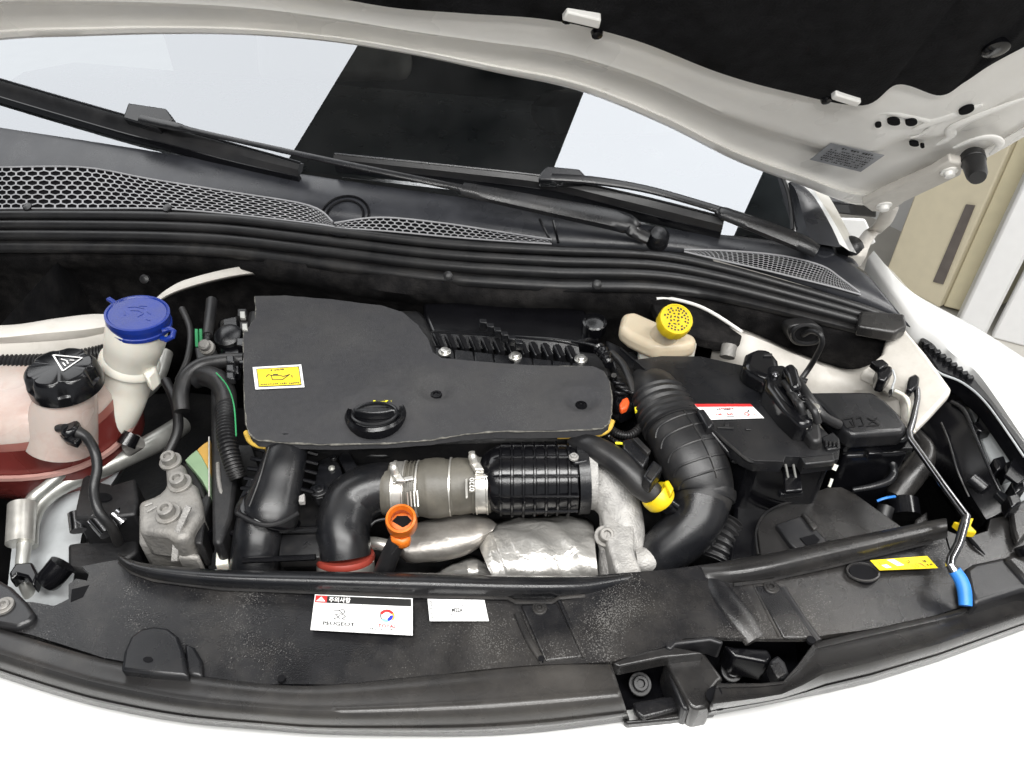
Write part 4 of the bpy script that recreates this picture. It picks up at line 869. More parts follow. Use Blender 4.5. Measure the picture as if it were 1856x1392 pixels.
pipe('flange', [(1043, 865, .797, 67), (1062, 864, .797, 67)], 'satin_black', rs, n=4, sides=32, flat=0.95, ref=(0, -.5, .86))
slab('flange_lug', [(1034, 820), (1062, 816), (1066, 836), (1040, 840)], 0.845, 0.03, 'satin_black', rs, bevel=0.003)
bolt('lug_screw', 1040, 828, 0.848, 6, 'cast_aluminium', rs, h=0.4)

# --- turbocharger compressor
tb = thing('turbocharger', 'cast aluminium turbo compressor housing beside the ribbed resonator', 'turbocharger', Z(1130, 1050, .62))
pipe('housing_flange', [(1063, 864, .797, 60), (1078, 864, .797, 58)], 'cast_aluminium', tb, n=4, sides=32)
slab('flange_ear', [(1060, 820), (1074, 818), (1076, 834), (1072, 850), (1062, 850)], 0.838, 0.03, 'cast_aluminium', tb, bevel=0.004)
pipe('inlet_elbow', [(1070, 872, .79, 50), (1088, 880, .786, 48), (1110, 898, .78, 43), (1126, 930, .77, 38), (1134, 980, .755, 35), (1130, 1060, .72, 38)], 'cast_aluminium', tb, n=40, sides=30)
pipe('volute', [(1098, 905, .775, 22), (1112, 935, .77, 26), (1112, 985, .755, 26), (1112, 1060, .72, 30)], 'cast_aluminium', tb, n=24, sides=22)
slab('volute_web', [(1096, 892), (1120, 886), (1152, 900), (1162, 945), (1150, 948), (1150, 1000), (1166, 1040), (1120, 1046), (1100, 980), (1090, 930)], 0.785, 0.05, 'cast_aluminium', tb, bevel=0.012, bseg=3)
pipe('outlet_pipe', [(1150, 1018, .75, 26), (1185, 1016, .75, 25), (1214, 1014, .75, 25)], 'cast_aluminium', tb, n=8, sides=24)
pipe('outlet_clip', [(1213, 1014, .75, 27), (1226, 1012, .75, 27)], 'gloss_black', tb, n=3, sides=24)
bolt('banjo_bolt', 1096, 972, 0.775, 13, 'grimy_aluminium', tb, axis=(0.15, -0.5, 1), h=0.7)
pipe('oil_feed', [(1094, 985, .76, 11), (1098, 1005, .75, 10), (1102, 1040, .73, 8), (1106, 1070, .71, 8)], 'cast_aluminium', tb, n=14, sides=12)

# --- heat shields
def crumpled(name, top, low, zs, label, material, amp=0.004, seed=1, parent=None, cols=44):
    rows = between(top, low, zs, cols); rn = random.Random(seed)
    ph = [(rn.uniform(40, 190), rn.uniform(40, 160), rn.uniform(0, 6)) for _ in range(7)]
    for r_ in rows:
        for ci, p in enumerate(r_):
            p.z += amp * (1.6 if ci < len(r_) * 0.2 else 0.8) * (sum(1 - 2 * abs(sin(p.x * a * 0.5 + p.y * b * 0.4 + c_)) for a, b, c_ in ph) / 3 if 'bright' in label or 'bent' in label else sum(sin(p.x * a + p.y * b + c_) for a, b, c_ in ph) / 4)
    o = MB().sheet(rows).build(name, material, parent, smooth=70, solid=0.0015)
    return tag(o, label, 'heat shield') if not parent else o
crumpled('heat_shield', [(868, 985), (884, 955), (930, 942), (990, 936), (1050, 938), (1076, 952)], [(900, 1062), (930, 1064), (970, 1064), (1010, 1064), (1050, 1064), (1086, 1062)],
         [(-0.03, .715), (0, .738), (0.05, .748), (0.1, .756), (0.17, .763), (0.25, .768), (0.32, .771), (0.4, .772), (0.47, .7715), (0.55, .770), (0.62, .767), (0.7, .764), (0.77, .759), (0.85, .752), (0.92, .744), (1, .735)], 'bright crumpled foil heat shield over the turbo manifold', 'heat_foil', 0.0042, 3, cols=90)
crumpled('heat_shield', [(718, 992), (738, 960), (770, 945), (830, 934), (880, 938), (900, 950)], [(722, 1004), (740, 1018), (780, 1018), (830, 1010), (862, 996), (890, 968)],
         [(-0.02, .74), (0, .752), (0.3, .764), (0.6, .762), (0.85, .752), (1, .738), (1.02, .72)], 'dull stained heat shield under the boost hose', 'dull_foil', 0.0015, 5)
crumpled('heat_shield', [(770, 1050), (800, 1028), (830, 1014), (856, 1006), (878, 1014), (890, 1030)], [(775, 1062), (800, 1062), (830, 1062), (855, 1062), (875, 1062), (892, 1062)],
         [(0, .70), (0.15, .722), (0.4, .73), (0.7, .72), (1, .70)], 'small bent foil heat shield half hidden behind the front panel', 'heat_foil', 0.004, 8)
tag(pipe('steel_pipe', [(668, 1018, .72, 10), (664, 990, .73, 12), (680, 985, .735, 12), (712, 992, .735, 12)], 'bright_zinc', None, n=16, sides=14), 'short bright steel pipe behind the dipstick tube', 'pipe')
tag(pipe('wire_loop', [(664, 985, .76, 3), (664, 965, .765, 3), (680, 945, .77, 3), (705, 940, .77, 3)], 'matt_rubber', None, n=16, sides=8), 'thin black wire looped behind the orange dipstick handle', 'wire')
for i, q in enumerate(((728, 1035), (700, 1045))): pass

# --- dipstick
dp = thing('dipstick', 'orange ring handled dipstick in a black tube', 'dipstick', Z(690, 1045, .70))
c = Z(728, 946, .828); u7 = mpp(728, 946, .83); AXD = Vector((0.05, -0.35, 0.94)).normalized()
MB().lathe(c, AXD, [(19 * u7, 0.008), (23 * u7, 0.0155), (27 * u7, 0.014), (28.5 * u7, 0.008), (28 * u7, -0.010), (25 * u7, -0.014), (21 * u7, -0.010), (19 * u7, 0.008)], 40, cap=False).build('ring_handle', 'orange_plastic', dp, smooth=50)
MB().lathe(c - AXD * 0.008, AXD, [(0.001, -0.003), (21 * u7, -0.003), (21 * u7, 0.001), (0.001, 0.001)], 30).build('handle_web', 'orange_plastic', dp)
slab('handle_tab', [(706, 962), (745, 964), (742, 978), (728, 984), (708, 978)], 0.815, 0.016, 'orange_plastic', dp, bevel=0.004)
dr_ = AXD.cross(Vector((0, 1, 0))).normalized(); dr_ = -dr_ if dr_.x < 0 else dr_; dq_ = AXD.cross(dr_); dq_ = -dq_ if dq_.y < 0 else dq_
MB().prism([c - AXD * 0.0055 + dr_ * (x * u7) + dq_ * (y * u7) for x, y in ((-18, 4), (-10, 14), (8, 15), (17, 6), (10, -2), (2, -7), (-6, -3))], AXD * -0.002).build('handle_slot', 'void_black', dp)
pipe('dipstick_tube', [(722, 976, .806, 16), (708, 1005, .785, 17), (690, 1050, .75, 18)], 'rubber', dp, n=14, sides=16)
pipe('tube_wire', [(722, 990, .822, 1.6), (710, 1005, .812, 1.6)], 'matt_rubber', dp, n=8, sides=6)

# --- right of the engine cover: loom, breather hose, plugs
bo = thing('breather_hose', 'smooth black breather hose with a yellow locking clip', 'hose', Z(1190, 920, .74))
pipe('hose', [(1040, 802, .832, 20), (1074, 812, .842, 23), (1108, 830, .842, 25), (1138, 854, .838, 25), (1164, 880, .83, 24), (1188, 900, .82, 21)], 'matt_rubber', bo, n=40, sides=22)
pipe('hose_nozzle', [(1183, 893, .822, 20), (1206, 912, .812, 19), (1222, 922, .80, 12)], 'gloss_black', bo, n=14, sides=18)
qa = Z(1180, 904, .80); 
pipe('locking_clip', [(1184, 893, .824, 26), (1187, 896, .822, 29), (1198, 906, .817, 29), (1201, 909, .815, 26)], 'yellow_plastic', bo, n=9, sides=28)
slab('clip_tab', [(1202, 872), (1212, 868), (1222, 884), (1216, 894)], 0.845, 0.014, 'yellow_plastic', bo, bevel=0.003)
pipe('nozzle_tip', [(1206, 902, .825, 6), (1228, 918, .815, 6)], 'gloss_black', bo, n=4, sides=10)
pl_ = thing('sensor_plug', 'black rectangular sensor plug beside the breather hose', 'plug', Z(1170, 860, .77))
slab('plug_body', [(1130, 796), (1150, 792), (1178, 826), (1166, 846), (1128, 812)], 0.858, 0.02, 'satin_black', pl_, bevel=0.003)
slab('plug_rail', [(1146, 794), (1156, 792), (1180, 816), (1174, 822)], 0.865, 0.008, 'matt_rubber', pl_, bevel=0.001)
slab('plug_head', [(1164, 862), (1184, 832), (1202, 846), (1180, 876)], 0.862, 0.022, 'satin_black', pl_, bevel=0.003)
slab('head_label', [(1172, 862), (1186, 840), (1196, 847), (1181, 869)], 0.8635, 0.002, 'matt_rubber', pl_, bevel=0)
pipe('plug_lead', [(1104, 792, .845, 5), (1118, 802, .848, 6), (1134, 804, .85, 6)], 'gloss_black', pl_, n=12, sides=10, corr=(6, .25))
pipe('yellow_wire', [(1116, 803, .856, 2.5), (1128, 804, .858, 2.5)], 'ink_yellow', pl_, n=4, sides=6)
lo_ = thing('loom', 'looped corrugated loom with an orange plug right of the cover', 'wiring loom', Z(1140, 790, .78))
pipe('corrugated_loop', [(1104, 774, .835, 7), (1120, 786, .835, 8), (1142, 788, .835, 8), (1162, 772, .838, 8), (1168, 752, .84, 8), (1160, 738, .842, 8), (1152, 730, .842, 7)], 'rubber', lo_, corr=(34, .3), sides=12)
slab('orange_plug', [(1128, 722), (1138, 718), (1142, 728), (1136, 738), (1126, 742), (1122, 732)], 0.858, 0.012, 'orange_red', lo_, bevel=0.003)
slab('plug_socket', [(1112, 702), (1140, 706), (1158, 724), (1150, 738), (1128, 748), (1112, 738)], 0.846, 0.025, 'gloss_black', lo_, bevel=0.005)
for k, (x, y) in enumerate(((1112, 684), (1118, 694), (1126, 702), (1120, 712), (1146, 712), (1134, 708))):
    pipe('wire', [(x - 8, y - 2, .85, 3), (x, y, .856, 3), (x + 14, y + 2, .85, 2.5)], 'satin_black' if k % 2 else 'matt_rubber', lo_, n=8, sides=8)
MB().lathe(Z(1112, 683, .858), (0, -.4, 1), [(0.001, 0.005), (0.004, 0.005), (0.006, 0.0), (0.006, -0.006)], 12).build('wire_eyelet', 'chrome_dark', lo_)
slab('yellow_tag', [(1150, 738), (1158, 736), (1160, 742), (1152, 746)], 0.856, 0.004, 'ink_yellow', lo_, bevel=0)
slab('lead_clip', [(1088, 786), (1102, 790), (1100, 802), (1086, 798)], 0.83, 0.02, 'gloss_black', lo_, bevel=0.003)

# --- air intake duct
ad = thing('air_duct', 'big black air intake duct with bellows and square ribs', 'duct', Z(1230, 1010, .66))
pipe('duct_mouth', [(1168, 688, .842, 34), (1186, 704, .85, 42), (1197, 722, .852, 46)], 'matt_rubber', ad, n=16, sides=32, flat=0.8, ref=(0, -.4, .9))
pipe('bellows', [(1194, 718, .852, 50), (1203, 738, .852, 54), (1213, 758, .85, 57), (1222, 775, .848, 58)], 'matt_rubber', ad, corr=(6, .10), sides=36, flat=0.8, ref=(0, -.4, .9))
pipe('duct_body', [(1219, 770, .846, 55), (1232, 792, .842, 58), (1252, 828, .834, 60), (1266, 862, .822, 60), (1274, 890, .81, 55), (1270, 918, .798, 50)], 'matt_rubber', ad, n=40, sides=36, flat=0.85, ref=(0, -.4, .9))
pipe('duct_rim', [(1276, 884, .81, 57), (1275, 894, .806, 58), (1274, 902, .803, 56)], 'matt_rubber', ad, n=6, sides=36, flat=0.87, ref=(0, -.4, .9))
pipe('lower_duct', [(1272, 905, .80, 52), (1262, 940, .785, 50), (1236, 972, .768, 48), (1205, 1000, .75, 45), (1190, 1030, .73, 44)], 'satin_black', ad, n=30, sides=32)
DP, DR = path_px([(1219, 770, .846, 55), (1232, 792, .842, 58), (1252, 828, .834, 60), (1266, 862, .822, 60), (1274, 890, .81, 55), (1270, 918, .798, 50)], 40)
def duct_frame(i):
    t_ = (DP[i + 1] - DP[i - 1]).normalized(); A_ = t_.cross(Vector((0, -.4, .9))).normalized(); B_ = t_.cross(A_)
    if A_.x < 0: A_ = -A_
    if B_.z < 0: B_ = -B_
    return t_, A_, B_
for i in (5, 10, 15, 20, 25):
    t_, A_, B_ = duct_frame(i); pts = []
    for q in range(19):
        a = radians(150 - 112 * q / 18); lift = 0.010 * (1 - min(1, q / 4)) ** 2
        pts.append(DP[i] + (A_ * cos(a) + B_ * sin(a) * 0.85) * (DR[i] * 1.005) + t_ * lift)
    MB().tube(pts, 0.0016, 6).build('square_rib', 'matt_rubber', ad)
pts = []
for i in range(3, 29):
    t_, A_, B_ = duct_frame(i); a = radians(76); pts.append(DP[i] + (A_ * cos(a) + B_ * sin(a) * 0.85) * (DR[i] * 1.006))
MB().tube(pts, 0.0016, 6).build('centre_rib', 'matt_rubber', ad)
fx = thing('flex_hose', 'ribbed flexible hose behind the front panel below the battery', 'hose', Z(1300, 1020, .66))
pipe('ribbed_hose', [(1318, 952, .745, 34), (1302, 985, .74, 38), (1288, 1025, .73, 40)], 'rubber', fx, corr=(7, .16), sides=24)

# --- cables and small hoses in the dark gaps
for pts, m_, lb in (([(620, 818, .79, 6), (680, 826, .795, 6), (740, 822, .79, 6), (800, 828, .785, 6), (880, 812, .78, 6)], 'rubber', 'thin black cable under the front edge of the foam cover'),
                    ([(1108, 640, .86, 7), (1128, 660, .86, 7), (1142, 690, .855, 7), (1150, 716, .85, 7)], 'matt_rubber', 'black wire bundle between the foam cover and the air cleaner'),
                    ([(300, 690, .80, 9), (318, 730, .79, 9), (322, 780, .77, 9), (300, 830, .75, 9)], 'rubber', 'dark hose hanging behind the washer filler neck'),
                    ([(330, 560, .85, 6), (345, 600, .845, 6), (340, 650, .835, 6), (322, 690, .82, 6)], 'matt_rubber', 'dark cable running down the firewall beside the blue cap'),
                    ([(1020, 798, .80, 7), (1060, 806, .81, 6), (1096, 800, .815, 6)], 'rubber', 'short black cable above the resonator flange')):
    tag(pipe('cable', pts, m_, None, n=30, sides=10), lb, 'cable')

# ================================================================== battery side
bat = thing('battery_box', 'big black battery box with a red and white warning label', 'battery box', Z(1400, 1000, .60))
lid_px = [(1150, 652), (1200, 645), (1270, 646), (1345, 662), (1400, 702), (1470, 760), (1505, 790), (1522, 815), (1520, 832), (1458, 840), (1450, 827), (1424, 827), (1420, 836), (1368, 835), (1345, 824), (1290, 775), (1235, 728)]
slab('lid', lid_px, 0.872, 0.02, 'satin_black', bat, bevel=0.004, dense=0.03, bseg=3)
slab('case', [(1180, 668), (1260, 655), (1340, 668), (1460, 764), (1512, 815), (1506, 838), (1366, 840), (1342, 828), (1260, 752)], 0.852, 0.27, 'gloss_black', bat, bevel=0.008)
slab('lid_step', [(1452, 828), (1512, 822), (1514, 836), (1460, 841)], 0.8735, 0.01, 'matt_rubber', bat, bevel=0.002)
for x, y, w in ((1300, 772, 30), (1352, 775, 9)): slab('lid_mark', [(x, y), (x + w, y + 1), (x + w, y + 4), (x, y + 3)], 0.8745, 0.002, 'matt_rubber', bat, bevel=0.0005)
for x, y in ((1314, 766), (1426, 768)): slab('lid_dot', [(x, y), (x + 7, y), (x + 7, y + 6), (x, y + 6)], 0.8745, 0.002, 'matt_rubber', bat, bevel=0.0005)
Lw = Label('warning_label', [Z(1258, 733, .8735), Z(1360, 733, .8735), Z(1385, 758, .8735), Z(1286, 761, .8735)], 'label_white', bat)
Lw.rect(0.0, 0.0, 1.0, 0.2, 'ink_red')
Lw.dashes(0.28, 0.28, 0.62, 0.15, 9, 'ink_red', 2); Lw.dashes(0.3, 0.34, 0.6, 0.12, 7, 'ink_grey', 3); Lw.dashes(0.2, 0.66, 0.6, 0.14, 10, 'ink_red', 4); Lw.dashes(0.3, 0.84, 0.62, 0.07, 12, 'ink_grey', 5)
Lw.stroke([(0.70, 0.72), (0.74, 0.82), (0.79, 0.78), (0.78, 0.62), (0.72, 0.66)], 0.06, 'ink_red', asp=3.5); Lw.stroke([(0.80, 0.6), (0.86, 0.45)], 0.05, 'ink_black', asp=3.5); Lw.stroke([(0.86, 0.7), (0.90, 0.85)], 0.05, 'ink_red', asp=3.5)
MB().tube([Z(*p) for p in catmull([(1232, 728, .874), (1290, 778, .872), (1345, 826, .870), (1368, 837, .868), (1420, 837, .866)], 30)], 0.0022, 6).build('lid_edge', 'matt_rubber', bat)
# side strap
pipe('hold_strap', [(1205, 690, .872, 7), (1250, 742, .872, 7), (1284, 778, .868, 7), (1330, 830, .85, 7)], 'gloss_black', bat, n=20, sides=8)
slab('strap_buckle', [(1262, 742), (1276, 740), (1296, 768), (1284, 776)], 0.885, 0.02, 'satin_black', bat, bevel=0.003)
bolt('strap_screw', 1332, 832, .845, 6, 'satin_black', bat, h=0.3)
for x in (1424, 1438): MB().tube([Z(x, 842, .862), Z(x + 8, 884, .83)], 0.0016, 6).build('latch_rod', 'tube_aluminium', bat)
slab('latch_foot', [(1410, 886), (1452, 884), (1458, 892), (1416, 896)], 0.825, 0.01, 'satin_black', bat, bevel=0.002)
slab('latch_arm', [(1418, 842), (1448, 842), (1456, 888), (1424, 890)], 0.845, 0.008, 'gloss_black', bat, bevel=0.002)
MB().tube([Z(1516, 842, .866), Z(1511, 852, .86)], 0.003, 6).build('white_tie', 'tank_white', bat)
MB().tube([Z(1508, 868, .85), Z(1503, 882, .84)], 0.002, 6).build('white_tie', 'tank_white', bat)
slab('tray', [(1330, 870), (1420, 895), (1480, 900), (1400, 1010), (1320, 1020), (1330, 930)], 0.76, 0.2, 'gloss_black', bat, bevel=0.006)
slab('lid_hinge', [(1488, 792), (1510, 782), (1522, 795), (1524, 812), (1500, 815)], 0.876, 0.01, 'satin_black', bat, bevel=0.002)
for k in range(4): slab('hinge_tooth', [(1494 + k * 7, 798 + k), (1499 + k * 7, 797 + k), (1501 + k * 7, 808), (1496 + k * 7, 809)], 0.879, 0.006, 'gloss_black', bat, bevel=0.001)
airb = thing('air_cleaner', 'flat black air cleaner housing under the brake reservoir', 'air cleaner', Z(1150, 740, .60))
slab('housing', [(1098, 615), (1125, 628), (1196, 692), (1215, 720), (1160, 720), (1120, 690)], 0.842, 0.2, 'satin_black', airb, bevel=0.003)
MB().tube([Z(1125, 630, .844), Z(1196, 692, .844)], 0.0016, 6).build('housing_edge', 'matt_rubber', airb)
slab('housing_lid', [(1128, 640), (1146, 636), (1240, 725), (1216, 735)], 0.838, 0.2, 'black_plastic', airb, bevel=0.003)

tm = thing('battery_terminal_cover', 'lumpy black terminal cover with cables on the battery box', 'terminal cover', Z(1430, 780, .86))
slab('terminal_cap', [(1352, 638), (1372, 628), (1398, 632), (1412, 650), (1418, 680), (1396, 690), (1360, 672), (1346, 662)], 0.902, 0.035, 'gloss_black', tm, bevel=0.010, bseg=3)
slab('terminal_body', [(1390, 660), (1424, 658), (1446, 690), (1470, 735), (1478, 765), (1452, 770), (1420, 740), (1388, 700)], 0.905, 0.04, 'gloss_black', tm, bevel=0.008, bseg=3)
slab('terminal_tail', [(1440, 740), (1470, 738), (1488, 770), (1492, 800), (1474, 800), (1452, 772)], 0.888, 0.02, 'rubber', tm, bevel=0.005)
slab('terminal_hump', [(1420, 662), (1436, 655), (1448, 668), (1456, 700), (1436, 702)], 0.925, 0.03, 'gloss_black', tm, bevel=0.006)
slab('cap_ridge', [(1384, 640), (1400, 640), (1400, 644), (1384, 644)], 0.905, 0.004, 'matt_rubber', tm, bevel=0.001)
rnd2 = random.Random(12)
for k in range(9):
    x, y = rnd2.uniform(1395, 1470), 0; y = 668 + (x - 1395) * 1.1 + rnd2.uniform(-14, 14)
    if k % 2: bolt('terminal_nut', x, y, 0.908, rnd2.uniform(4, 6), 'chrome_dark' if k % 4 == 1 else 'gloss_black', tm, h=0.4)
    else: pipe('cable', [(x, y, .91, 6), (x + 12, y + 14, .914, 7), (x + 20, y + 36, .90, 7)], 'rubber', tm, n=12, sides=10)
pipe('cable', [(1392, 690, .895, 9), (1410, 712, .90, 9), (1430, 735, .90, 9), (1450, 760, .895, 9), (1470, 786, .88, 8)], 'gloss_black', tm, n=30, sides=12)
pipe('cable', [(1446, 690, .90, 8), (1462, 715, .90, 9), (1476, 735, .895, 9), (1494, 756, .885, 9), (1520, 770, .87, 9)], 'rubber', tm, n=30, sides=12)
bolt('terminal_nut', 1476, 742, .895, 8, 'steel', tm, h=0.5, socket=False)
bolt('terminal_nut', 1478, 756, .892, 6, 'steel', tm, h=0.4, socket=False)
for a, b in (((1418, 722), (1424, 742)), ((1453, 758), (1463, 778)), ((1460, 754), (1470, 774))): MB().tube([Z(*a, .9), Z(*b, .895)], 0.0012, 6).build('cable_tie', 'tube_aluminium', tm)
pipe('stub', [(1452, 688, .90, 5), (1462, 692, .90, 6)], 'matt_rubber', tm, n=4, sides=10)

fb = thing('fuse_box', 'black fuse box with embossed warning symbols beside the inner wing', 'fuse box', Z(1580, 880, .70))
top_ = [(1461, 709), (1580, 708), (1607, 725), (1632, 750), (1646, 772), (1640, 782), (1546, 788), (1530, 778), (1490, 735)]
slab('lid', top_, 0.868, 0.03, 'satin_black', fb, bevel=0.010, bseg=4)
slab('lid_skirt', [(1468, 720), (1590, 715), (1648, 775), (1652, 790), (1640, 798), (1536, 802), (1522, 790)], 0.848, 0.022, 'gloss_black', fb, bevel=0.004)
slab('rim', [(1500, 760), (1600, 740), (1656, 790), (1656, 812), (1580, 812), (1576, 818), (1530, 818), (1522, 806)], 0.828, 0.008, 'satin_black', fb, bevel=0.002)
slab('case', [(1500, 770), (1600, 750), (1648, 800), (1646, 820), (1535, 826), (1524, 812)], 0.822, 0.16, 'gloss_black', fb, bevel=0.006)
slab('catch', [(1572, 806), (1600, 806), (1602, 822), (1574, 822)], 0.83, 0.012, 'gloss_black', fb, bevel=0.002)
atb = lambda x, y: Z(x, y, 0.8688)
strokes3('embossed_symbol', atb, [[(1526, 760), (1545, 757), (1550, 772), (1534, 775), (1526, 760)], [(1552, 758), (1560, 756), (1566, 770), (1556, 772)], [(1572, 757), (1594, 770), (1570, 772)], [(1575, 768), (1590, 757)], [(1540, 762), (1546, 770)]], 2.0, 'gloss_black', fb)
pipe('overflow_tube', [(1600, 830, .80, 6), (1616, 838, .80, 7), (1620, 856, .79, 7), (1610, 872, .785, 7), (1580, 882, .78, 6), (1545, 888, .775, 5)], 'satin_black', fb, n=26, sides=12)

rc = thing('round_cover', 'dusty dark round-edged plastic cover in front of the battery box', 'cover', Z(1500, 1010, .66))
slab('cover_plate', [(1372, 955), (1385, 932), (1412, 916), (1455, 905), (1482, 890), (1500, 883), (1525, 882), (1550, 894), (1600, 930), (1640, 958), (1640, 990), (1500, 1020), (1400, 1045), (1380, 1015)], 0.768, 0.05, 'dusty_trim', rc, bevel=0.006, dense=0.03)
slab('latch_plate', [(1406, 950), (1450, 935), (1462, 940), (1500, 980), (1494, 992), (1452, 1002), (1432, 985)], 0.776, 0.012, 'black_plastic', rc, bevel=0.002)
slab('latch_slot', [(1450, 975), (1476, 968), (1486, 978), (1478, 988), (1462, 988)], 0.7775, 0.004, 'void_black', rc, bevel=0)
slab('latch_bar', [(1452, 930), (1460, 928), (1484, 955), (1476, 960)], 0.781, 0.008, 'dusty_trim', rc, bevel=0.002)
slab('latch_star', [(1486, 985), (1505, 976), (1508, 990), (1494, 1000)], 0.784, 0.01, 'gloss_black', rc, bevel=0.002)
MB().tube([Z(*p) for p in catmull([(1374, 1005, .772), (1370, 965, .772), (1384, 934, .772), (1412, 916, .772), (1455, 905, .772)], 24)], 0.0016, 6).build('cover_edge', 'matt_rubber', rc)
pm = thing('pump_motor', 'small round black motor with a blue wire beside the round cover', 'motor', Z(1640, 960, .62))
pipe('motor_can', [(1636, 905, .745, 26), (1640, 935, .735, 27)], 'gloss_black', pm, n=4, sides=24)
pipe('blue_wire', [(1590, 908, .77, 2.5), (1604, 903, .775, 2.5), (1622, 900, .77, 2.5)], 'sleeve_blue', pm, n=10, sides=6)
slab('motor_ear', [(1660, 940), (1682, 925), (1682, 945), (1655, 958)], 0.745, 0.01, 'dusty_trim', pm, bevel=0.003)
pipe('motor_cap', [(1606, 918, .75, 14), (1600, 940, .74, 14)], 'rubber', pm, n=4, sides=18)
tag(pipe('grey_hose', [(1624, 902, .74, 20), (1650, 865, .76, 23), (1672, 835, .775, 22), (1680, 815, .785, 17), (1668, 795, .79, 12), (1655, 780, .79, 10)], 'dusty_trim', None, n=30, sides=18), 'bent grey filler hose beside the fuse box', 'hose')

# brake fluid reservoir
bk = thing('brake_reservoir', 'translucent cream brake fluid reservoir with a yellow screw cap', 'reservoir', Z(1200, 640, .80))
slab('upper_tank', [(1122, 592), (1128, 566), (1150, 562), (1190, 580), (1240, 598), (1262, 606), (1264, 620), (1240, 626), (1190, 628), (1165, 618), (1140, 606)], 0.89, 0.03, 'amber_tank', bk, bevel=0.010, bseg=4)
slab('lower_tank', [(1158, 618), (1190, 628), (1240, 626), (1264, 616), (1262, 628), (1240, 638), (1180, 642), (1160, 632)], 0.868, 0.03, 'tank_white', bk, bevel=0.005, bseg=3)
cb = Z(1226, 578, .945); vx = (CAM - cb).normalized(); AXB = (vx * 0.55 + Vector((0.22, -0.12, 0.62))).normalized(); ub = mpp(1226, 578, .945)
MB().tube([cb - AXB * 0.075, cb - AXB * 0.02], [26 * ub, 23 * ub], 24).build('neck', 'amber_tank', bk)
n_ = 48; prof = [(28 * ub, -0.020), (31.5 * ub, -0.019), (31.5 * ub, -0.002), (29.5 * ub, 0.001), (27 * ub, 0.001), (26 * ub, 0.0), (0.001, 0.0)]
a = AXB.cross(Vector((0, 0, 1))).normalized(); b = AXB.cross(a)
loops = [[cb + AXB * h + (a * cos(2 * pi * k / n_) + b * sin(2 * pi * k / n_)) * (r * (1 if (k % 4 < 3 or r < 30 * ub) else 0.965)) for k in range(n_)] for r, h in prof]
ycap = MB().loft(loops).build('screw_cap', 'yellow_plastic', bk, smooth=30)
m = MB(); rr_ = random.Random(2)
for R_, cnt in ((22, 22), (17, 17), (11, 8), (5, 4)):
    for k in range(cnt):
        if rr_.random() < 0.8:
            t0 = 2 * pi * k / cnt; t1 = t0 + 2 * pi / cnt * rr_.uniform(0.4, 0.7); w = rr_.uniform(1.2, 1.9)
            m.add([cb + AXB * 0.0006 + (a * cos(t) + b * sin(t)) * (q * ub) for t, q in ((t0, R_ - w), (t1, R_ - w), (t1, R_ + w), (t0, R_ + w))], [(0, 1, 2, 3)])
m.build('cap_print', 'ink_black', ycap)
slab('felt_flap', [(1180, 546), (1225, 545), (1265, 558), (1300, 576), (1346, 608), (1330, 624), (1270, 612), (1200, 586)], 0.862, 0.02, 'felt', pad, bevel=0.003)
MB().tube([Z(1322, 626, .862), Z(1318, 648, .85)], 0.012, 10).build('bulkhead_post', 'grimy_aluminium', body)

# ================================================================== left side: washer neck, coolant tank, pipes
wn = thing('washer_filler', 'white washer filler neck with a blue hinged cap', 'filler neck', Z(180, 800, .76))
pipe('neck', [(250, 588, .953, 51), (246, 612, .930, 51), (240, 636, .905, 47), (236, 652, .888, 45)], 'tank_white', wn, n=20, sides=36)
pipe('neck_flange', [(238, 646, .893, 47), (236, 654, .885, 51), (234, 662, .877, 51), (232, 670, .870, 47)], 'tank_white', wn, n=8, sides=36)
pipe('lower_neck', [(234, 664, .876, 44), (226, 700, .842, 43), (210, 740, .812, 43), (184, 778, .785, 43), (150, 815, .76, 45)], 'tank_white', wn, n=30, sides=36)
slab('neck_lug', [(256, 672), (280, 655), (282, 668), (266, 684)], 0.885, 0.03, 'tank_white', wn, bevel=0.004)
cb2 = Z(251, 577, .962); AXW = Vector((0.16, -0.02, 1)).normalized(); uw = mpp(251, 577, .962)
bc = MB().lathe(cb2, AXW, [(54 * uw, -0.012), (55 * uw, -0.012), (55 * uw, -0.007), (53 * uw, -0.006), (53 * uw, -0.001), (54 * uw, 0.001), (54 * uw, 0.005), (54 * uw, 0.010), (50 * uw, 0.0105), (48 * uw, 0.009), (0.001, 0.009)], 48).build('blue_cap', 'blue_plastic', wn, smooth=40)
aw = AXW.cross(Vector((0, 1, 0))).normalized(); aw = -aw if aw.x < 0 else aw; bw = AXW.cross(aw); bw = -bw if bw.y < 0 else bw
def atw(x, y, h=0.0): return cb2 + aw * (x * uw) + bw * (y * uw) + AXW * h
MB().prism([atw(-50, 26, .003), atw(-46, 34, .003), atw(-66, 44, .006), (atw(-70, 36, .006))], AXW * -0.004).build('pull_tab', 'blue_plastic', bc, bevel=0.001)
MB().tube([atw(*p) for p in ((50, -24, -.002), (62, -20, .001), (70, -24, 0), (70, -34, -.004), (60, -38, -.008), (50, -32, -.010))], 0.004, 8).build('strap', 'blue_plastic', bc)
atw2 = lambda x, y: atw(x, y, 0.0096)
strokes3('embossed_mark', atw2, [[(-22, 14), (-10, 18), (6, 16)], [(-14, 6), (0, 8), (10, 2), (4, -10)], [(14, 8), (22, 2)], [(-24, 2), (-18, -10)], [(20, -14), (28, -16)], [(-6, 22), (8, 24)]], 2.2, 'blue_plastic', bc)

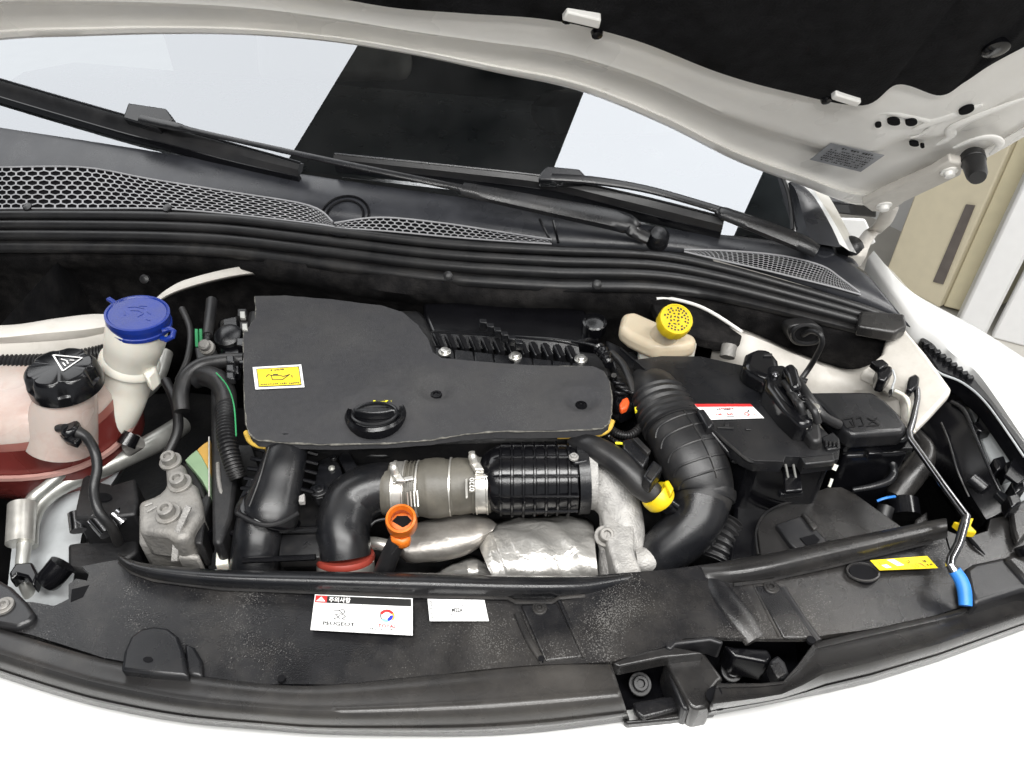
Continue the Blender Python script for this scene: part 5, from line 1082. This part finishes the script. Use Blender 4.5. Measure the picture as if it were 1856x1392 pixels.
ct = thing('coolant_tank', 'translucent coolant expansion tank half full of red coolant', 'coolant tank', Z(20, 900, .66))
fp = Z(20, 864, .785); CXT, CYT = Z(-5, 864, .785).x, fp.y + 0.115
def ring_(z, rx, ry, dx=0, dy=0, n=44, e=2.6):
    pts = []
    for k in range(n):
        t = 2 * pi * k / n; cx_, sy_ = cos(t), sin(t)
        pts.append((CXT + dx + rx * (abs(cx_) ** (2 / e)) * (1 if cx_ > 0 else -1), CYT + dy + ry * (abs(sy_) ** (2 / e)) * (1 if sy_ > 0 else -1), z))
    return pts
MB().loft([ring_(.834, .1482, .1152), ring_(.848, .1482, .1148)], cap=False).build('stained_band', 'tank_stain', ct, smooth=70)
MB().loft([ring_(.846, .1475, .1145), ring_(.855, .147, .113), ring_(.872, .138, .092, -.004, -.012), ring_(.884, .115, .068, -.012, -.018), ring_(.889, .07, .04, -.02, -.02), ring_(.890, .01, .01, -.02, -.02)]).build('upper_shell', 'tank_clear', ct, smooth=70)
MB().loft([ring_(.69, .09, .07, 0, .01), ring_(.705, .12, .09), ring_(.74, .142, .108), ring_(.78, .148, .115), ring_(.835, .148, .115)]).build('coolant', 'coolant_red', ct, smooth=70)
MB().loft([ring_(.782, .149, .116), ring_(.782, .155, .122), ring_(.788, .155, .122), ring_(.788, .149, .116)], cap=False).build('seam_flange', 'tank_seam', ct, smooth=30)
ck = Z(118, 752, .85); uk = mpp(118, 740, .86)
MB().tube([Z(112, 800, .815), Z(115, 756, .855), Z(120, 724, .882), Z(121, 705, .897)], [62 * uk, 56 * uk, 50 * uk, 48 * uk], 36).build('neck', 'tank_clear', ct)
cc2 = Z(122, 697, .902); AXC = Vector((0.06, 0.0, 1)).normalized()
n_ = 60; ac = AXC.cross(Vector((0, 1, 0))).normalized(); ac = -ac if ac.x < 0 else ac; bc2 = AXC.cross(ac); bc2 = -bc2 if bc2.y < 0 else bc2
def lob(k, r, dep): return r * (1 - dep * max(0, cos(6 * 2 * pi * k / n_ + 0.6)) ** 2)
prof = [(56 * uk, -0.004, 0.0), (60 * uk, -0.002, 0.0), (60 * uk, 0.012, .02), (59 * uk, 0.014, .11), (57 * uk, 0.028, .14), (52 * uk, 0.033, .12), (48 * uk, 0.034, .05), (0.001, 0.035, 0)]
kcap = MB().loft([[cc2 + AXC * h + (ac * cos(2 * pi * k / n_) + bc2 * sin(2 * pi * k / n_)) * lob(k, r, d) for k in range(n_)] for r, h, d in prof]).build('screw_cap', 'gloss_black', ct, smooth=35)
atk = lambda x, y: cc2 + ac * (x * uk) + bc2 * (y * uk) + AXC * 0.0356
strokes3('warning_triangle', atk, [[(-22, 26), (30, 22), (14, -16), (-22, 26)]], 2.6, 'ink_pale', kcap)
strokes3('warning_symbol', atk, [[(-4, 16), (8, 12), (14, 4)], [(4, 6), (12, -2)], [(12, 14), (20, 14)]], 2.2, 'ink_pale', kcap)
hs = thing('overflow_hose', 'thin black hose with a clip plugged into the coolant tank', 'hose', Z(180, 960, .70))
pipe('hose', [(128, 776, .862, 13), (142, 784, .860, 11), (158, 794, .855, 9), (172, 820, .845, 9), (176, 850, .83, 9), (170, 885, .815, 9), (178, 925, .80, 9), (202, 955, .775, 9), (215, 985, .74, 9)], 'matt_rubber', hs, n=50, sides=14)
slab('connector', [(104, 766), (114, 754), (134, 752), (142, 762), (140, 774), (120, 786), (108, 784)], 0.872, 0.018, 'gloss_black', hs, bevel=0.005)
slab('connector_tooth', [(106, 786), (118, 790), (146, 792), (136, 804), (118, 798)], 0.862, 0.01, 'gloss_black', hs, bevel=0.003)
pipe('connector_nozzle', [(106, 776, .868, 8), (118, 776, .872, 8)], 'matt_rubber', hs, n=4, sides=14)
tag(pipe('black_loom', [(-60, 656, .885, 17), (0, 657, .885, 17), (70, 658, .885, 17), (130, 652, .885, 17), (190, 640, .888, 17), (205, 634, .89, 16)], 'rubber', None, corr=(48, .2), sides=16), 'black corrugated loom running below the white strut tower', 'conduit')
ac_ = thing('refrigerant_pipe', 'bent aluminium refrigerant pipe with a black service cap', 'pipe', Z(60, 1060, .66))
pipe('main_pipe', [(330, 770, .72, 18), (288, 798, .735, 20), (240, 822, .745, 19), (190, 846, .75, 18), (140, 866, .75, 17), (96, 890, .75, 16), (68, 918, .745, 15), (58, 950, .74, 13), (56, 990, .735, 12)], 'tube_aluminium', ac_, n=50, sides=20)
pipe('thin_pipe', [(300, 640, .80, 13), (282, 690, .79, 13), (240, 730, .785, 11), (190, 772, .79, 8), (160, 800, .785, 8), (120, 850, .775, 9), (84, 882, .77, 10), (58, 905, .765, 11), (46, 935, .76, 12), (44, 990, .745, 12), (40, 1030, .735, 11), (46, 1060, .72, 11), (58, 1085, .70, 11)], 'tube_aluminium', ac_, n=70, sides=16)
pipe('sleeve', [(40, 915, .768, 23), (36, 985, .75, 23)], 'bright_zinc', ac_, n=6, sides=24)
MB().tube([Z(252, 800, .775), Z(232, 812, .765)], [0.012, 0.013], 14).build('valve_stem', 'grimy_aluminium', ac_)
pipe('service_cap', [(240, 786, .79, 15), (228, 808, .78, 17)], 'gloss_black', ac_, n=6, sides=12)
slab('pipe_clip', [(28, 1020), (58, 1018), (68, 1040), (60, 1062), (48, 1045), (30, 1040), (18, 1052), (16, 1038)], 0.752, 0.02, 'gloss_black', ac_, bevel=0.003)
pipe('valve_cap', [(114, 1022, .752, 23), (94, 1046, .742, 23), (86, 1054, .738, 22)], 'gloss_black', ac_, n=10, sides=14)
hf = thing('corner_mounting', 'dark rounded corner mounting with a single screw', 'mounting', Z(10, 1130, .74))
slab('foot', [(-60, 1030), (-20, 1040), (20, 1062), (48, 1090), (64, 1112), (56, 1126), (30, 1138), (-10, 1132), (-60, 1118)], 0.815, 0.02, 'satin_black', hf, bevel=0.006, bseg=3)
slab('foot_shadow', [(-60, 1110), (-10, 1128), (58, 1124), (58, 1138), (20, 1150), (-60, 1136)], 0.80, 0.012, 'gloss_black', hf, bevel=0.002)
bolt('foot_screw', 6, 1098, .817, 12, 'grimy_aluminium', hf, h=0.2)

# ================================================================== front panel
fpn = thing('front_panel', 'dusty black plastic slam panel across the front with stickers', 'slam panel', Z(850, 1200, .74))
FZ = 0.806
pan = [(150, 1030), (214, 1018), (222, 1030), (280, 1050), (400, 1060), (600, 1062), (880, 1055), (1000, 1052), (1080, 1046), (1200, 1034), (1300, 1022), (1400, 1006), (1500, 985), (1600, 965), (1700, 945), (1712, 960), (1735, 1040), (1752, 1096), (1700, 1112), (1560, 1142), (1460, 1158), (1400, 1158), (1300, 1156), (1240, 1160), (1215, 1172), (1110, 1200), (980, 1205), (830, 1218), (600, 1240), (480, 1238), (330, 1220), (190, 1195), (60, 1152), (0, 1138), (-60, 1122), (-60, 1085), (60, 1092), (100, 1100), (126, 1088), (126, 1062), (140, 1052), (160, 1056), (164, 1042)]
def panfn(v):
    if v.z > FZ - 0.002: v.z += 0.0025 * sin(v.x * 9) + 0.0016 * sin(v.x * 31 + v.y * 20)
    return v
slab('panel', pan, FZ, 0.006, 'dusty_black', fpn, bevel=0, dense=0.02, fn=panfn)
# rear beads
def bead(upl, lol, hgt, material):
    A, B, K = catmull(upl, 80), catmull(lol, 80), catmull([(h,) for h in hgt], 80); rows = []
    for f, h in ((0.0, -1.0), (0.0, 0.35), (0.06, 0.75), (0.16, 0.95), (0.3, 1.0), (0.45, 0.98), (0.6, 0.85), (0.75, 0.6), (0.88, 0.32), (0.96, 0.14), (1.0, 0.02)):
        rows.append([Z(p[0] + (q[0] - p[0]) * f, p[1] + (q[1] - p[1]) * f, FZ + 0.001 + 0.022 * h * max(0.02, k[0])) for p, q, k in zip(A, B, K)])
    return MB().sheet(rows).build('rear_bead', material, fpn, smooth=60)
bead([(213, 1002), (236, 1014), (280, 1023), (400, 1032), (600, 1036), (760, 1038), (900, 1043), (1000, 1044), (1070, 1044), (1150, 1040)],
     [(215, 1018), (236, 1036), (280, 1052), (400, 1067), (600, 1075), (760, 1081), (900, 1084), (1000, 1084), (1075, 1076), (1150, 1050)], [1, 1, 1, 1, 1, 1, 1, 0.95, 0.6, 0.05], 'satin_black')
bead([(1270, 1026), (1330, 1014), (1400, 1002), (1500, 981), (1600, 961), (1700, 941), (1716, 940)],
     [(1280, 1048), (1335, 1058), (1405, 1050), (1500, 1028), (1600, 1004), (1696, 980), (1718, 974)], [0.05, 0.7, 1, 1, 1, 1, 1], 'dusty_trim')
for pts in ([(216, 1018), (240, 1038), (280, 1052), (400, 1067), (600, 1075), (760, 1081), (920, 1084), (936, 1092), (1000, 1092), (1012, 1084), (1060, 1080)], [(1330, 1060), (1400, 1052), (1410, 1048), (1500, 1028), (1600, 1004), (1690, 982)]):
    MB().tube([Z(x, y, FZ + .004) for x, y in linear(pts, 60)], 0.0022, 6).build('bead_step', 'dusty_trim', fpn)
# cross ribs, hollows, boss
for pts, r, m_ in (([(938, 1112), (958, 1158), (984, 1200)], 7, 'dusty_trim'), ([(1012, 1086), (1036, 1138), (1060, 1192)], 4, 'dusty_black'), ([(1418, 1066), (1450, 1115), (1484, 1162)], 7, 'black_plastic'), ([(1364, 1060), (1390, 1110), (1414, 1155)], 3, 'dusty_trim')):
    pipe('cross_rib', [(x, y, FZ + .001, r) for x, y in pts], m_, fpn, n=14, sides=10, flat=.7, ref=(0, 0, 1))
pipe('soft_ridge', [(1286, 1040, FZ - .006, 18), (1310, 1080, FZ - .002, 24), (1345, 1125, FZ - .002, 26), (1370, 1160, FZ - .006, 24)], 'dusty_black', fpn, n=20, sides=20, flat=.5, ref=(0, 0, 1))
slab('screw_plate', [(944, 1096), (1010, 1092), (1056, 1190), (988, 1198)], FZ + .003, .006, 'dusty_black', fpn, bevel=0.002)
slab('screw_plate', [(1368, 1062), (1412, 1058), (1476, 1156), (1420, 1156)], FZ + .003, .006, 'dusty_black', fpn, bevel=0.002)
for x, y in ((978, 1102), (1398, 1064)):
    bolt('panel_screw', x, y, FZ + .004, 9, 'dusty_trim', fpn, h=0.15)
MB().tube([Z(1564, 1037, FZ + .002) + Vector((0.019 * cos(t), 0.013 * sin(t), 0)) for t in [2 * pi * i / 30 for i in range(31)]], 0.0018, 6).build('hollow_rim', 'dusty_trim', fpn)
MB().lathe(Z(1564, 1037, FZ + .0012), (0, 0, 1), [(0.001, 0.001), (0.0165, 0.001), (0.0165, -0.002)], 24).build('drain_hollow', 'void_black', fpn)
for x, y, r in ((510, 1230, 7), (981, 1194, 6), (1470, 1160, 8)): MB().lathe(Z(x, y, FZ + .003), (0, 0, 1), [(0.001, 0.001), (r * .0006, 0.001), (r * .0006, -0.003)], 14).build('clip_hole', 'void_black', fpn)
slab('raised_boss', [(218, 1215), (224, 1180), (236, 1153), (256, 1138), (280, 1134), (304, 1138), (322, 1152), (332, 1178), (338, 1212), (341, 1226), (280, 1222)], FZ + .014, .02, 'satin_black', fpn, bevel=0.004, bseg=3)
slab('boss_step', [(334, 1165), (352, 1172), (366, 1196), (366, 1226), (338, 1222)], FZ + .006, .012, 'satin_black', fpn, bevel=0.003)
slab('boss_dimple', [(268 + 9 * cos(t), 1195 + 5 * sin(t)) for t in [2 * pi * i / 16 for i in range(16)]], FZ + .0148, .002, 'void_black', fpn, bevel=0)
pipe('panel_joint', [(222, 1075, FZ + .001, 2), (217, 1105, FZ + .001, 2), (212, 1132, FZ + .001, 2), (200, 1160, FZ + .001, 2), (192, 1195, FZ + .001, 2)], 'void_black', fpn, n=14, sides=6)
slab('corner_notch', [(130, 1068), (162, 1060), (150, 1082), (128, 1090)], FZ + .004, .01, 'void_black', fpn, bevel=0)
# stickers
L1 = Label('lubricant_label', [Z(571, 1078, FZ + .004), Z(748, 1085, FZ + .004), Z(748, 1152, FZ + .004), Z(563, 1142, FZ + .004)], 'label_white', fpn)
L1.rect(0.01, 0.03, 0.985, 0.235, 'ink_black'); L1.rect(0.01, 0.03, 0.13, 0.23, 'ink_red', lift=0.0006); L1.k += 12
L1.poly([(0.07, 0.06), (0.115, 0.20), (0.02, 0.20)], 'ink_pale'); L1.text('주의사항', 0.15, 0.06, 0.37, 0.215, 'ink_pale', bold=0.02)
L1.rect(0.493, 0.25, 0.498, 0.96, 'ink_grey')
L1.stroke([(0.20, 0.46), (0.26, 0.44), (0.30, 0.50), (0.24, 0.56), (0.21, 0.54)], 0.02, 'ink_grey', asp=2.6)
L1.stroke([(0.26, 0.44), (0.30, 0.40), (0.325, 0.46), (0.30, 0.54), (0.335, 0.60), (0.30, 0.66), (0.33, 0.69)], 0.022, 'ink_grey', asp=2.6)
L1.stroke([(0.24, 0.56), (0.26, 0.64), (0.22, 0.66), (0.24, 0.70)], 0.02, 'ink_grey', asp=2.6)
L1.stroke([(0.30, 0.54), (0.26, 0.60), (0.28, 0.68)], 0.018, 'ink_grey', asp=2.6)
L1.text('PEUGEOT', 0.115, 0.76, 0.43, 0.86, 'ink_black', bold=0.015)
def arc(a0, a1, r0, r1, c, m_):
    n = 10; o_ = [(c[0] + r0 * cos(t) / 2.6, c[1] + r0 * sin(t) * .9) for t in [a0 + (a1 - a0) * i / n for i in range(n + 1)]]; i_ = [(c[0] + r1 * cos(t) / 2.6, c[1] + r1 * sin(t) * .9) for t in [a1 - (a1 - a0) * i / n for i in range(n + 1)]]
    L1.poly(o_ + i_, m_)
C_ = (0.745, 0.53)
arc(radians(200), radians(330), .20, .12, C_, 'ink_red'); arc(radians(330), radians(400), .20, .14, C_, 'ink_orange'); arc(radians(-10), radians(80), .16, .07, C_, 'ink_blue'); arc(radians(80), radians(140), .19, .11, C_, 'ink_sky'); arc(radians(140), radians(200), .18, .15, C_, 'ink_grey')
L1.text('TOTAL', 0.66, 0.76, 0.84, 0.85, 'ink_red', bold=0.015); L1.dashes(0.58, 0.885, 0.95, 0.04, 20, 'ink_grey', 9)
L2 = Label('part_number_label', [Z(775, 1086, FZ + .004), Z(878, 1088, FZ + .004), Z(886, 1126, FZ + .004), Z(779, 1126, FZ + .004)], 'label_white', fpn)
L2.text('9P62A968', 0.02, 0.08, 0.08, 0.92, 'ink_grey', rot=True); L2.text('M22A', 0.40, 0.42, 0.59, 0.60, 'ink_black', bold=0.02)
for x, s_ in ((0.38, 1), (0.60, -1)):
    for y, t in ((0.27, 1), (0.74, -1)): L2.stroke([(x, y + .1 * t), (x, y), (x + .03 * s_, y)], 0.03, 'ink_grey', asp=2.7)
L2.stroke([(0.68, 0.30), (0.9, 0.2)], 0.015, 'ink_grey', asp=2.7)
L3 = Label('yellow_label', [Z(1577, 1016, FZ + .006), Z(1680, 1008, FZ + .006), Z(1700, 1030, FZ + .006), Z(1594, 1034, FZ + .006)], 'label_yellow', fpn)
L3.poly([(0.27, 0.1), (0.40, 0.08), (0.48, 0.65), (0.36, 0.7)], 'ink_pale'); L3.poly([(0.10, 0.55), (0.2, 0.5), (0.24, 0.8), (0.14, 0.85)], 'ink_pale')
L3.stroke([(0.40, 0.3), (0.45, 0.62)], 0.08, 'ink_black', asp=5); L3.stroke([(0.57, 0.3), (0.58, 0.55), (0.63, 0.3), (0.60, 0.25)], 0.05, 'ink_black', asp=5)
L3.stroke([(0.60, 0.62), (0.63, 0.95)], 0.05, 'ink_black', asp=5); L3.stroke([(0.66, 0.6), (0.70, 0.9)], 0.05, 'ink_black', asp=5); L3.stroke([(0.71, 0.45), (0.78, 0.75), (0.82, 0.95)], 0.05, 'ink_red', asp=5); L3.stroke([(0.77, 0.5), (0.80, 0.85)], 0.05, 'ink_black', asp=5)
L3.dashes(0.84, 0.35, 0.93, 0.25, 4, 'ink_black', 4); L3.dashes(0.86, 0.65, 0.96, 0.15, 4, 'ink_black', 5); L3.dashes(0.09, 0.2, 0.12, 0.4, 2, 'ink_black', 5)

# ================================================================== front trim and latch
def roll(label, upl, lol, fz, material, smooth, cols=90):
    t = thing('front_trim', label, 'trim strip', Z(upl[len(upl) // 2][0], upl[len(upl) // 2][1], .75))
    MB().sheet(between(upl, lol, fz, cols, smooth)).build('rolled_edge', material, t, smooth=60, solid=0.002)
    lowr = between(upl, lol, [(1.0, .764), (1.035, .757), (1.06, .742)], cols, smooth)
    MB().sheet(lowr).build('lower_lip', 'gloss_black', t, smooth=50)
    return t
profL = [(0, .802), (0.03, .8085), (0.22, .8095), (0.40, .809), (0.47, .8115), (0.55, .813), (0.64, .810), (0.74, .802), (0.82, .793), (0.88, .786), (0.90, .787), (0.94, .783), (1.0, .766)]
tL = roll('long rolled black front trim strip ending at the bonnet latch', [(-90, 1110), (0, 1138), (100, 1168), (190, 1193), (330, 1220), (480, 1238), (600, 1240), (830, 1218), (980, 1204), (1108, 1202)],
     [(-90, 1192), (0, 1224), (100, 1256), (190, 1280), (330, 1306), (480, 1320), (600, 1328), (830, 1330), (980, 1322), (1140, 1302)], profL, 'dusty_trim', True)
tR = roll('shorter rolled black front trim strip on the prop rod side of the latch', [(1300, 1238), (1380, 1238), (1420, 1234), (1445, 1205), (1475, 1163), (1560, 1143), (1700, 1113), (1856, 1068), (1980, 1028)],
     [(1284, 1296), (1370, 1280), (1415, 1271), (1460, 1261), (1500, 1252), (1580, 1233), (1700, 1196), (1856, 1139), (1980, 1092)],
     [(0, .800), (0.03, .8075), (0.14, .8075), (0.17, .803), (0.20, .803), (0.50, .805), (0.56, .811), (0.66, .812), (0.78, .803), (0.88, .786), (0.90, .787), (0.94, .783), (1.0, .766)], 'dusty_trim', False, 140)
lt = thing('bonnet_latch', 'bonnet latch recess between the two front trim strips', 'latch', Z(1250, 1290, .70))
slab('recess_floor', [(1090, 1175), (1440, 1150), (1450, 1240), (1300, 1310), (1120, 1325)], 0.728, 0.02, 'gloss_black', lt, bevel=0)
slab('rear_lip', [(1205, 1172), (1220, 1160), (1290, 1152), (1312, 1162), (1308, 1168), (1288, 1161), (1226, 1168), (1216, 1178)], FZ + .004, .03, 'black_plastic', lt, bevel=0.002)
slab('rear_shelf', [(1110, 1202), (1150, 1184), (1215, 1170), (1262, 1180), (1276, 1184), (1200, 1192), (1122, 1208)], FZ + .001, .02, 'dusty_trim', lt, bevel=0.003)
slab('centre_post', [(1203, 1194), (1225, 1188), (1276, 1182), (1312, 1230), (1302, 1236), (1290, 1252), (1284, 1264), (1292, 1280), (1262, 1286), (1250, 1280), (1242, 1266), (1222, 1228)], 0.792, 0.05, 'dusty_trim', lt, bevel=0.006, bseg=3)
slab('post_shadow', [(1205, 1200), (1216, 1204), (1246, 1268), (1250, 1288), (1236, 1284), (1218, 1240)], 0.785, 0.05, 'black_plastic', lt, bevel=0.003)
slab('striker_plate', [(1146, 1272), (1222, 1258), (1236, 1284), (1166, 1302), (1150, 1290)], 0.768, 0.01, 'dusty_black', lt, bevel=0.003)
slab('base_strip', [(1130, 1304), (1170, 1302), (1240, 1288), (1296, 1282), (1298, 1292), (1220, 1304), (1136, 1312)], 0.762, 0.012, 'dusty_trim', lt, bevel=0.003)
bolt('latch_bolt', 1160, 1240, 0.745, 14, 'oily_dark', lt, axis=(0, -.4, 1), h=0.4); bolt('latch_bolt', 1326, 1216, 0.745, 13, 'black_plastic', lt, axis=(0, -.4, 1), h=0.4)
slab('latch_wall', [(1312, 1168), (1330, 1172), (1392, 1176), (1400, 1190), (1392, 1202), (1330, 1190)], 0.79, 0.04, 'gloss_black', lt, bevel=0.003)
slab('catch', [(1396, 1196), (1410, 1186), (1424, 1200), (1432, 1222), (1418, 1232), (1402, 1214)], 0.798, 0.025, 'black_plastic', lt, bevel=0.003)
slab('catch_face', [(1395, 1204), (1412, 1200), (1424, 1222), (1410, 1230)], 0.80, 0.004, 'dusty_black', lt, bevel=0.001)
pipe('end_socket', [(1294, 1258, .800, 15), (1299, 1266, .792, 16), (1300, 1278, .784, 15)], 'void_black', lt, n=8, sides=18)
slab('white_pin', [(1254, 1166), (1276, 1168), (1276, 1175), (1258, 1176)], 0.79, 0.006, 'cast_aluminium', lt, bevel=0.001)

# ================================================================== right corner: headlamp back, prop rod
hl = thing('headlamp_housing', 'black headlamp housing with a sharp ridge below the wing', 'headlamp', Z(1770, 950, .66))
MB().sheet(band([[(1640, 790, .78), (1680, 850, .77), (1730, 930, .74), (1770, 960, .73)], [(1690, 735, .82), (1715, 790, .815), (1745, 870, .80), (1790, 945, .78)], [(1722, 728, .835), (1748, 742, .838), (1790, 850, .825), (1832, 925, .80)], [(1728, 726, .832), (1752, 742, .835), (1796, 850, .822), (1836, 922, .798)], [(1740, 730, .78), (1765, 750, .78), (1806, 850, .77), (1846, 915, .76)]], 30)).build('rear_shell', 'gloss_black', hl, smooth=30, solid=0.003)
pipe('ridge', [(1724, 728, .838, 4), (1748, 745, .84, 4), (1768, 790, .836, 3), (1800, 865, .822, 3), (1832, 926, .802, 3)], 'satin_black', hl, n=30, sides=8)
pipe('wire', [(1706, 766, .825, 2), (1720, 800, .82, 2), (1734, 850, .808, 2), (1756, 900, .79, 2)], 'matt_rubber', hl, n=20, sides=6)
pipe('adjuster', [(1760, 866, .815, 12), (1784, 886, .81, 12)], 'satin_black', hl, n=4, sides=14)
slab('lamp_plate', [(1752, 745), (1770, 725), (1800, 718), (1830, 760), (1870, 830), (1900, 900), (1900, 1000), (1850, 960), (1820, 880), (1780, 800)], 0.80, 0.012, 'rail_white', hl, bevel=0.003)
slab('clip_socket', [(1762, 768), (1774, 764), (1776, 750), (1784, 752), (1786, 762), (1800, 768), (1800, 776), (1780, 782), (1772, 778)], 0.825, 0.02, 'gloss_black', hl, bevel=0.002)
slab('wing_gutter', [(1668, 612), (1684, 608), (1706, 640), (1740, 668), (1760, 678), (1792, 716), (1870, 815), (1890, 850), (1860, 830), (1790, 730), (1745, 690), (1700, 672), (1676, 636)], 0.862, 0.03, 'gloss_black', hl, bevel=0.003)
for k in range(9):
    f = k / 8; x = 1672 + 80 * f; y = 618 + 62 * f
    slab('gutter_rib', [(x, y), (x + 12, y - 1), (x + 15, y + 5), (x + 4, y + 6)], 0.869, 0.01, 'satin_black', hl, bevel=0.001)
pipe('gutter_edge', [(1672, 640, .866, 2), (1700, 674, .866, 2), (1745, 694, .866, 2), (1790, 734, .866, 2), (1856, 828, .86, 2)], 'rail_white', hl, n=26, sides=6)
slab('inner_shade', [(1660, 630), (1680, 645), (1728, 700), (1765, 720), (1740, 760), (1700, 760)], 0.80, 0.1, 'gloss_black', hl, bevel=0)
for x, y in ((1790, 728), (1830, 846), (1845, 880), (1838, 905), (1812, 838)):
    slab('wiring_plug', [(x - 12, y - 8), (x + 8, y - 14), (x + 16, y + 6), (x - 4, y + 14)], 0.835, 0.025, 'gloss_black', hl, bevel=0.003)
slab('fold_flag', [(1822, 860), (1840, 826), (1862, 866), (1846, 876)], 0.845, 0.006, 'gloss_black', hl, bevel=0.001)
slab('lamp_tab', [(1804, 892), (1814, 888), (1850, 910), (1848, 922), (1830, 918)], 0.822, 0.01, 'satin_black', hl, bevel=0.002)
cb_ = thing('corner_bracket', 'grey plastic corner bracket beside the blue prop rod sleeve', 'bracket', Z(1800, 1060, .72))
slab('bracket_plate', [(1712, 960), (1750, 975), (1790, 962), (1795, 940), (1840, 932), (1900, 900), (1960, 980), (1960, 1060), (1856, 1080), (1790, 1096), (1760, 1098), (1735, 1040)], 0.800, 0.01, 'dusty_trim', cb_, bevel=0.004, dense=0.03)
slab('lamp_mount', [(1748, 1030), (1764, 1020), (1820, 1008), (1836, 1012), (1880, 1052), (1900, 1075), (1856, 1068), (1768, 1096), (1756, 1070)], 0.826, 0.03, 'black_plastic', cb_, bevel=0.006, bseg=3)
slab('mount_top', [(1818, 1008), (1836, 1004), (1870, 1020), (1920, 1060), (1890, 1075), (1858, 1052)], 0.832, 0.02, 'dusty_trim', cb_, bevel=0.006, bseg=3)
pipe('plate_crease', [(1752, 970, .802, 2), (1765, 985, .804, 4), (1785, 1005, .802, 1)], 'void_black', cb_, n=10, sides=6)
pipe('round_boss', [(1856, 990, .815, 18), (1864, 1004, .81, 18)], 'gloss_black', cb_, n=4, sides=20)
slab('upright_tab', [(1832, 918), (1856, 905), (1890, 905), (1870, 960), (1846, 982), (1838, 960)], 0.815, 0.012, 'dusty_trim', cb_, bevel=0.003)
pr = thing('prop_rod', 'bent steel bonnet prop rod with a bright blue sleeve', 'prop rod', Z(1745, 1090, .76))
pipe('rod', [(1655, 694, .87, 5), (1662, 706, .87, 5.5), (1663, 722, .868, 5.5), (1655, 760, .864, 6), (1648, 784, .862, 6), (1650, 796, .862, 6), (1672, 826, .862, 6), (1710, 880, .86, 6.5), (1744, 926, .858, 7), (1752, 936, .858, 7), (1748, 950, .856, 8), (1738, 985, .85, 8), (1724, 1012, .845, 8), (1722, 1024, .843, 8), (1732, 1040, .838, 9)], 'chrome_dark', pr, n=90, sides=12, smooth=False)
pipe('sleeve', [(1730, 1034, .840, 11), (1742, 1052, .834, 12), (1748, 1072, .828, 12), (1750, 1098, .82, 11)], 'sleeve_blue', pr, n=16, sides=16)
slab('holder_clip', [(1729, 944), (1742, 946), (1744, 936), (1756, 938), (1766, 938), (1760, 952), (1772, 964), (1748, 962), (1742, 954)], 0.852, 0.012, 'yellow_plastic', pr, bevel=0.002)
slab('rod_socket', [(1646, 690), (1648, 682), (1660, 676), (1668, 684), (1666, 698), (1654, 708), (1644, 704)], 0.876, 0.015, 'gloss_black', pr, bevel=0.003)
slab('sleeve_slot', [(1728, 1046), (1738, 1050), (1752, 1100), (1790, 1094), (1766, 1066), (1752, 1050)], 0.804, 0.006, 'void_black', pr, bevel=0)
bx_ = thing('release_cable', 'thin release cable with a small black box on the inner wing', 'cable', Z(1612, 690, .83))
slab('cable_box', [(1590, 666), (1600, 658), (1618, 664), (1618, 676), (1606, 690), (1592, 686)], 0.872, 0.025, 'gloss_black', bx_, bevel=0.003)
slab('box_hood', [(1578, 654), (1600, 650), (1612, 660), (1596, 668)], 0.878, 0.012, 'gloss_black', bx_, bevel=0.002)
pipe('cable', [(1618, 670, .872, 2), (1622, 686, .866, 2), (1618, 700, .862, 2), (1616, 712, .86, 2.5)], 'rail_white', bx_, n=14, sides=6)
pipe('cable', [(1622, 708, .862, 3), (1640, 718, .862, 4), (1648, 735, .86, 4), (1650, 765, .855, 4), (1656, 785, .85, 4)], 'tank_white', bx_, n=20, sides=8)
slab('cable_end', [(1612, 706), (1618, 704), (1618, 714), (1613, 716)], 0.866, 0.006, 'gloss_black', bx_, bevel=0.001)
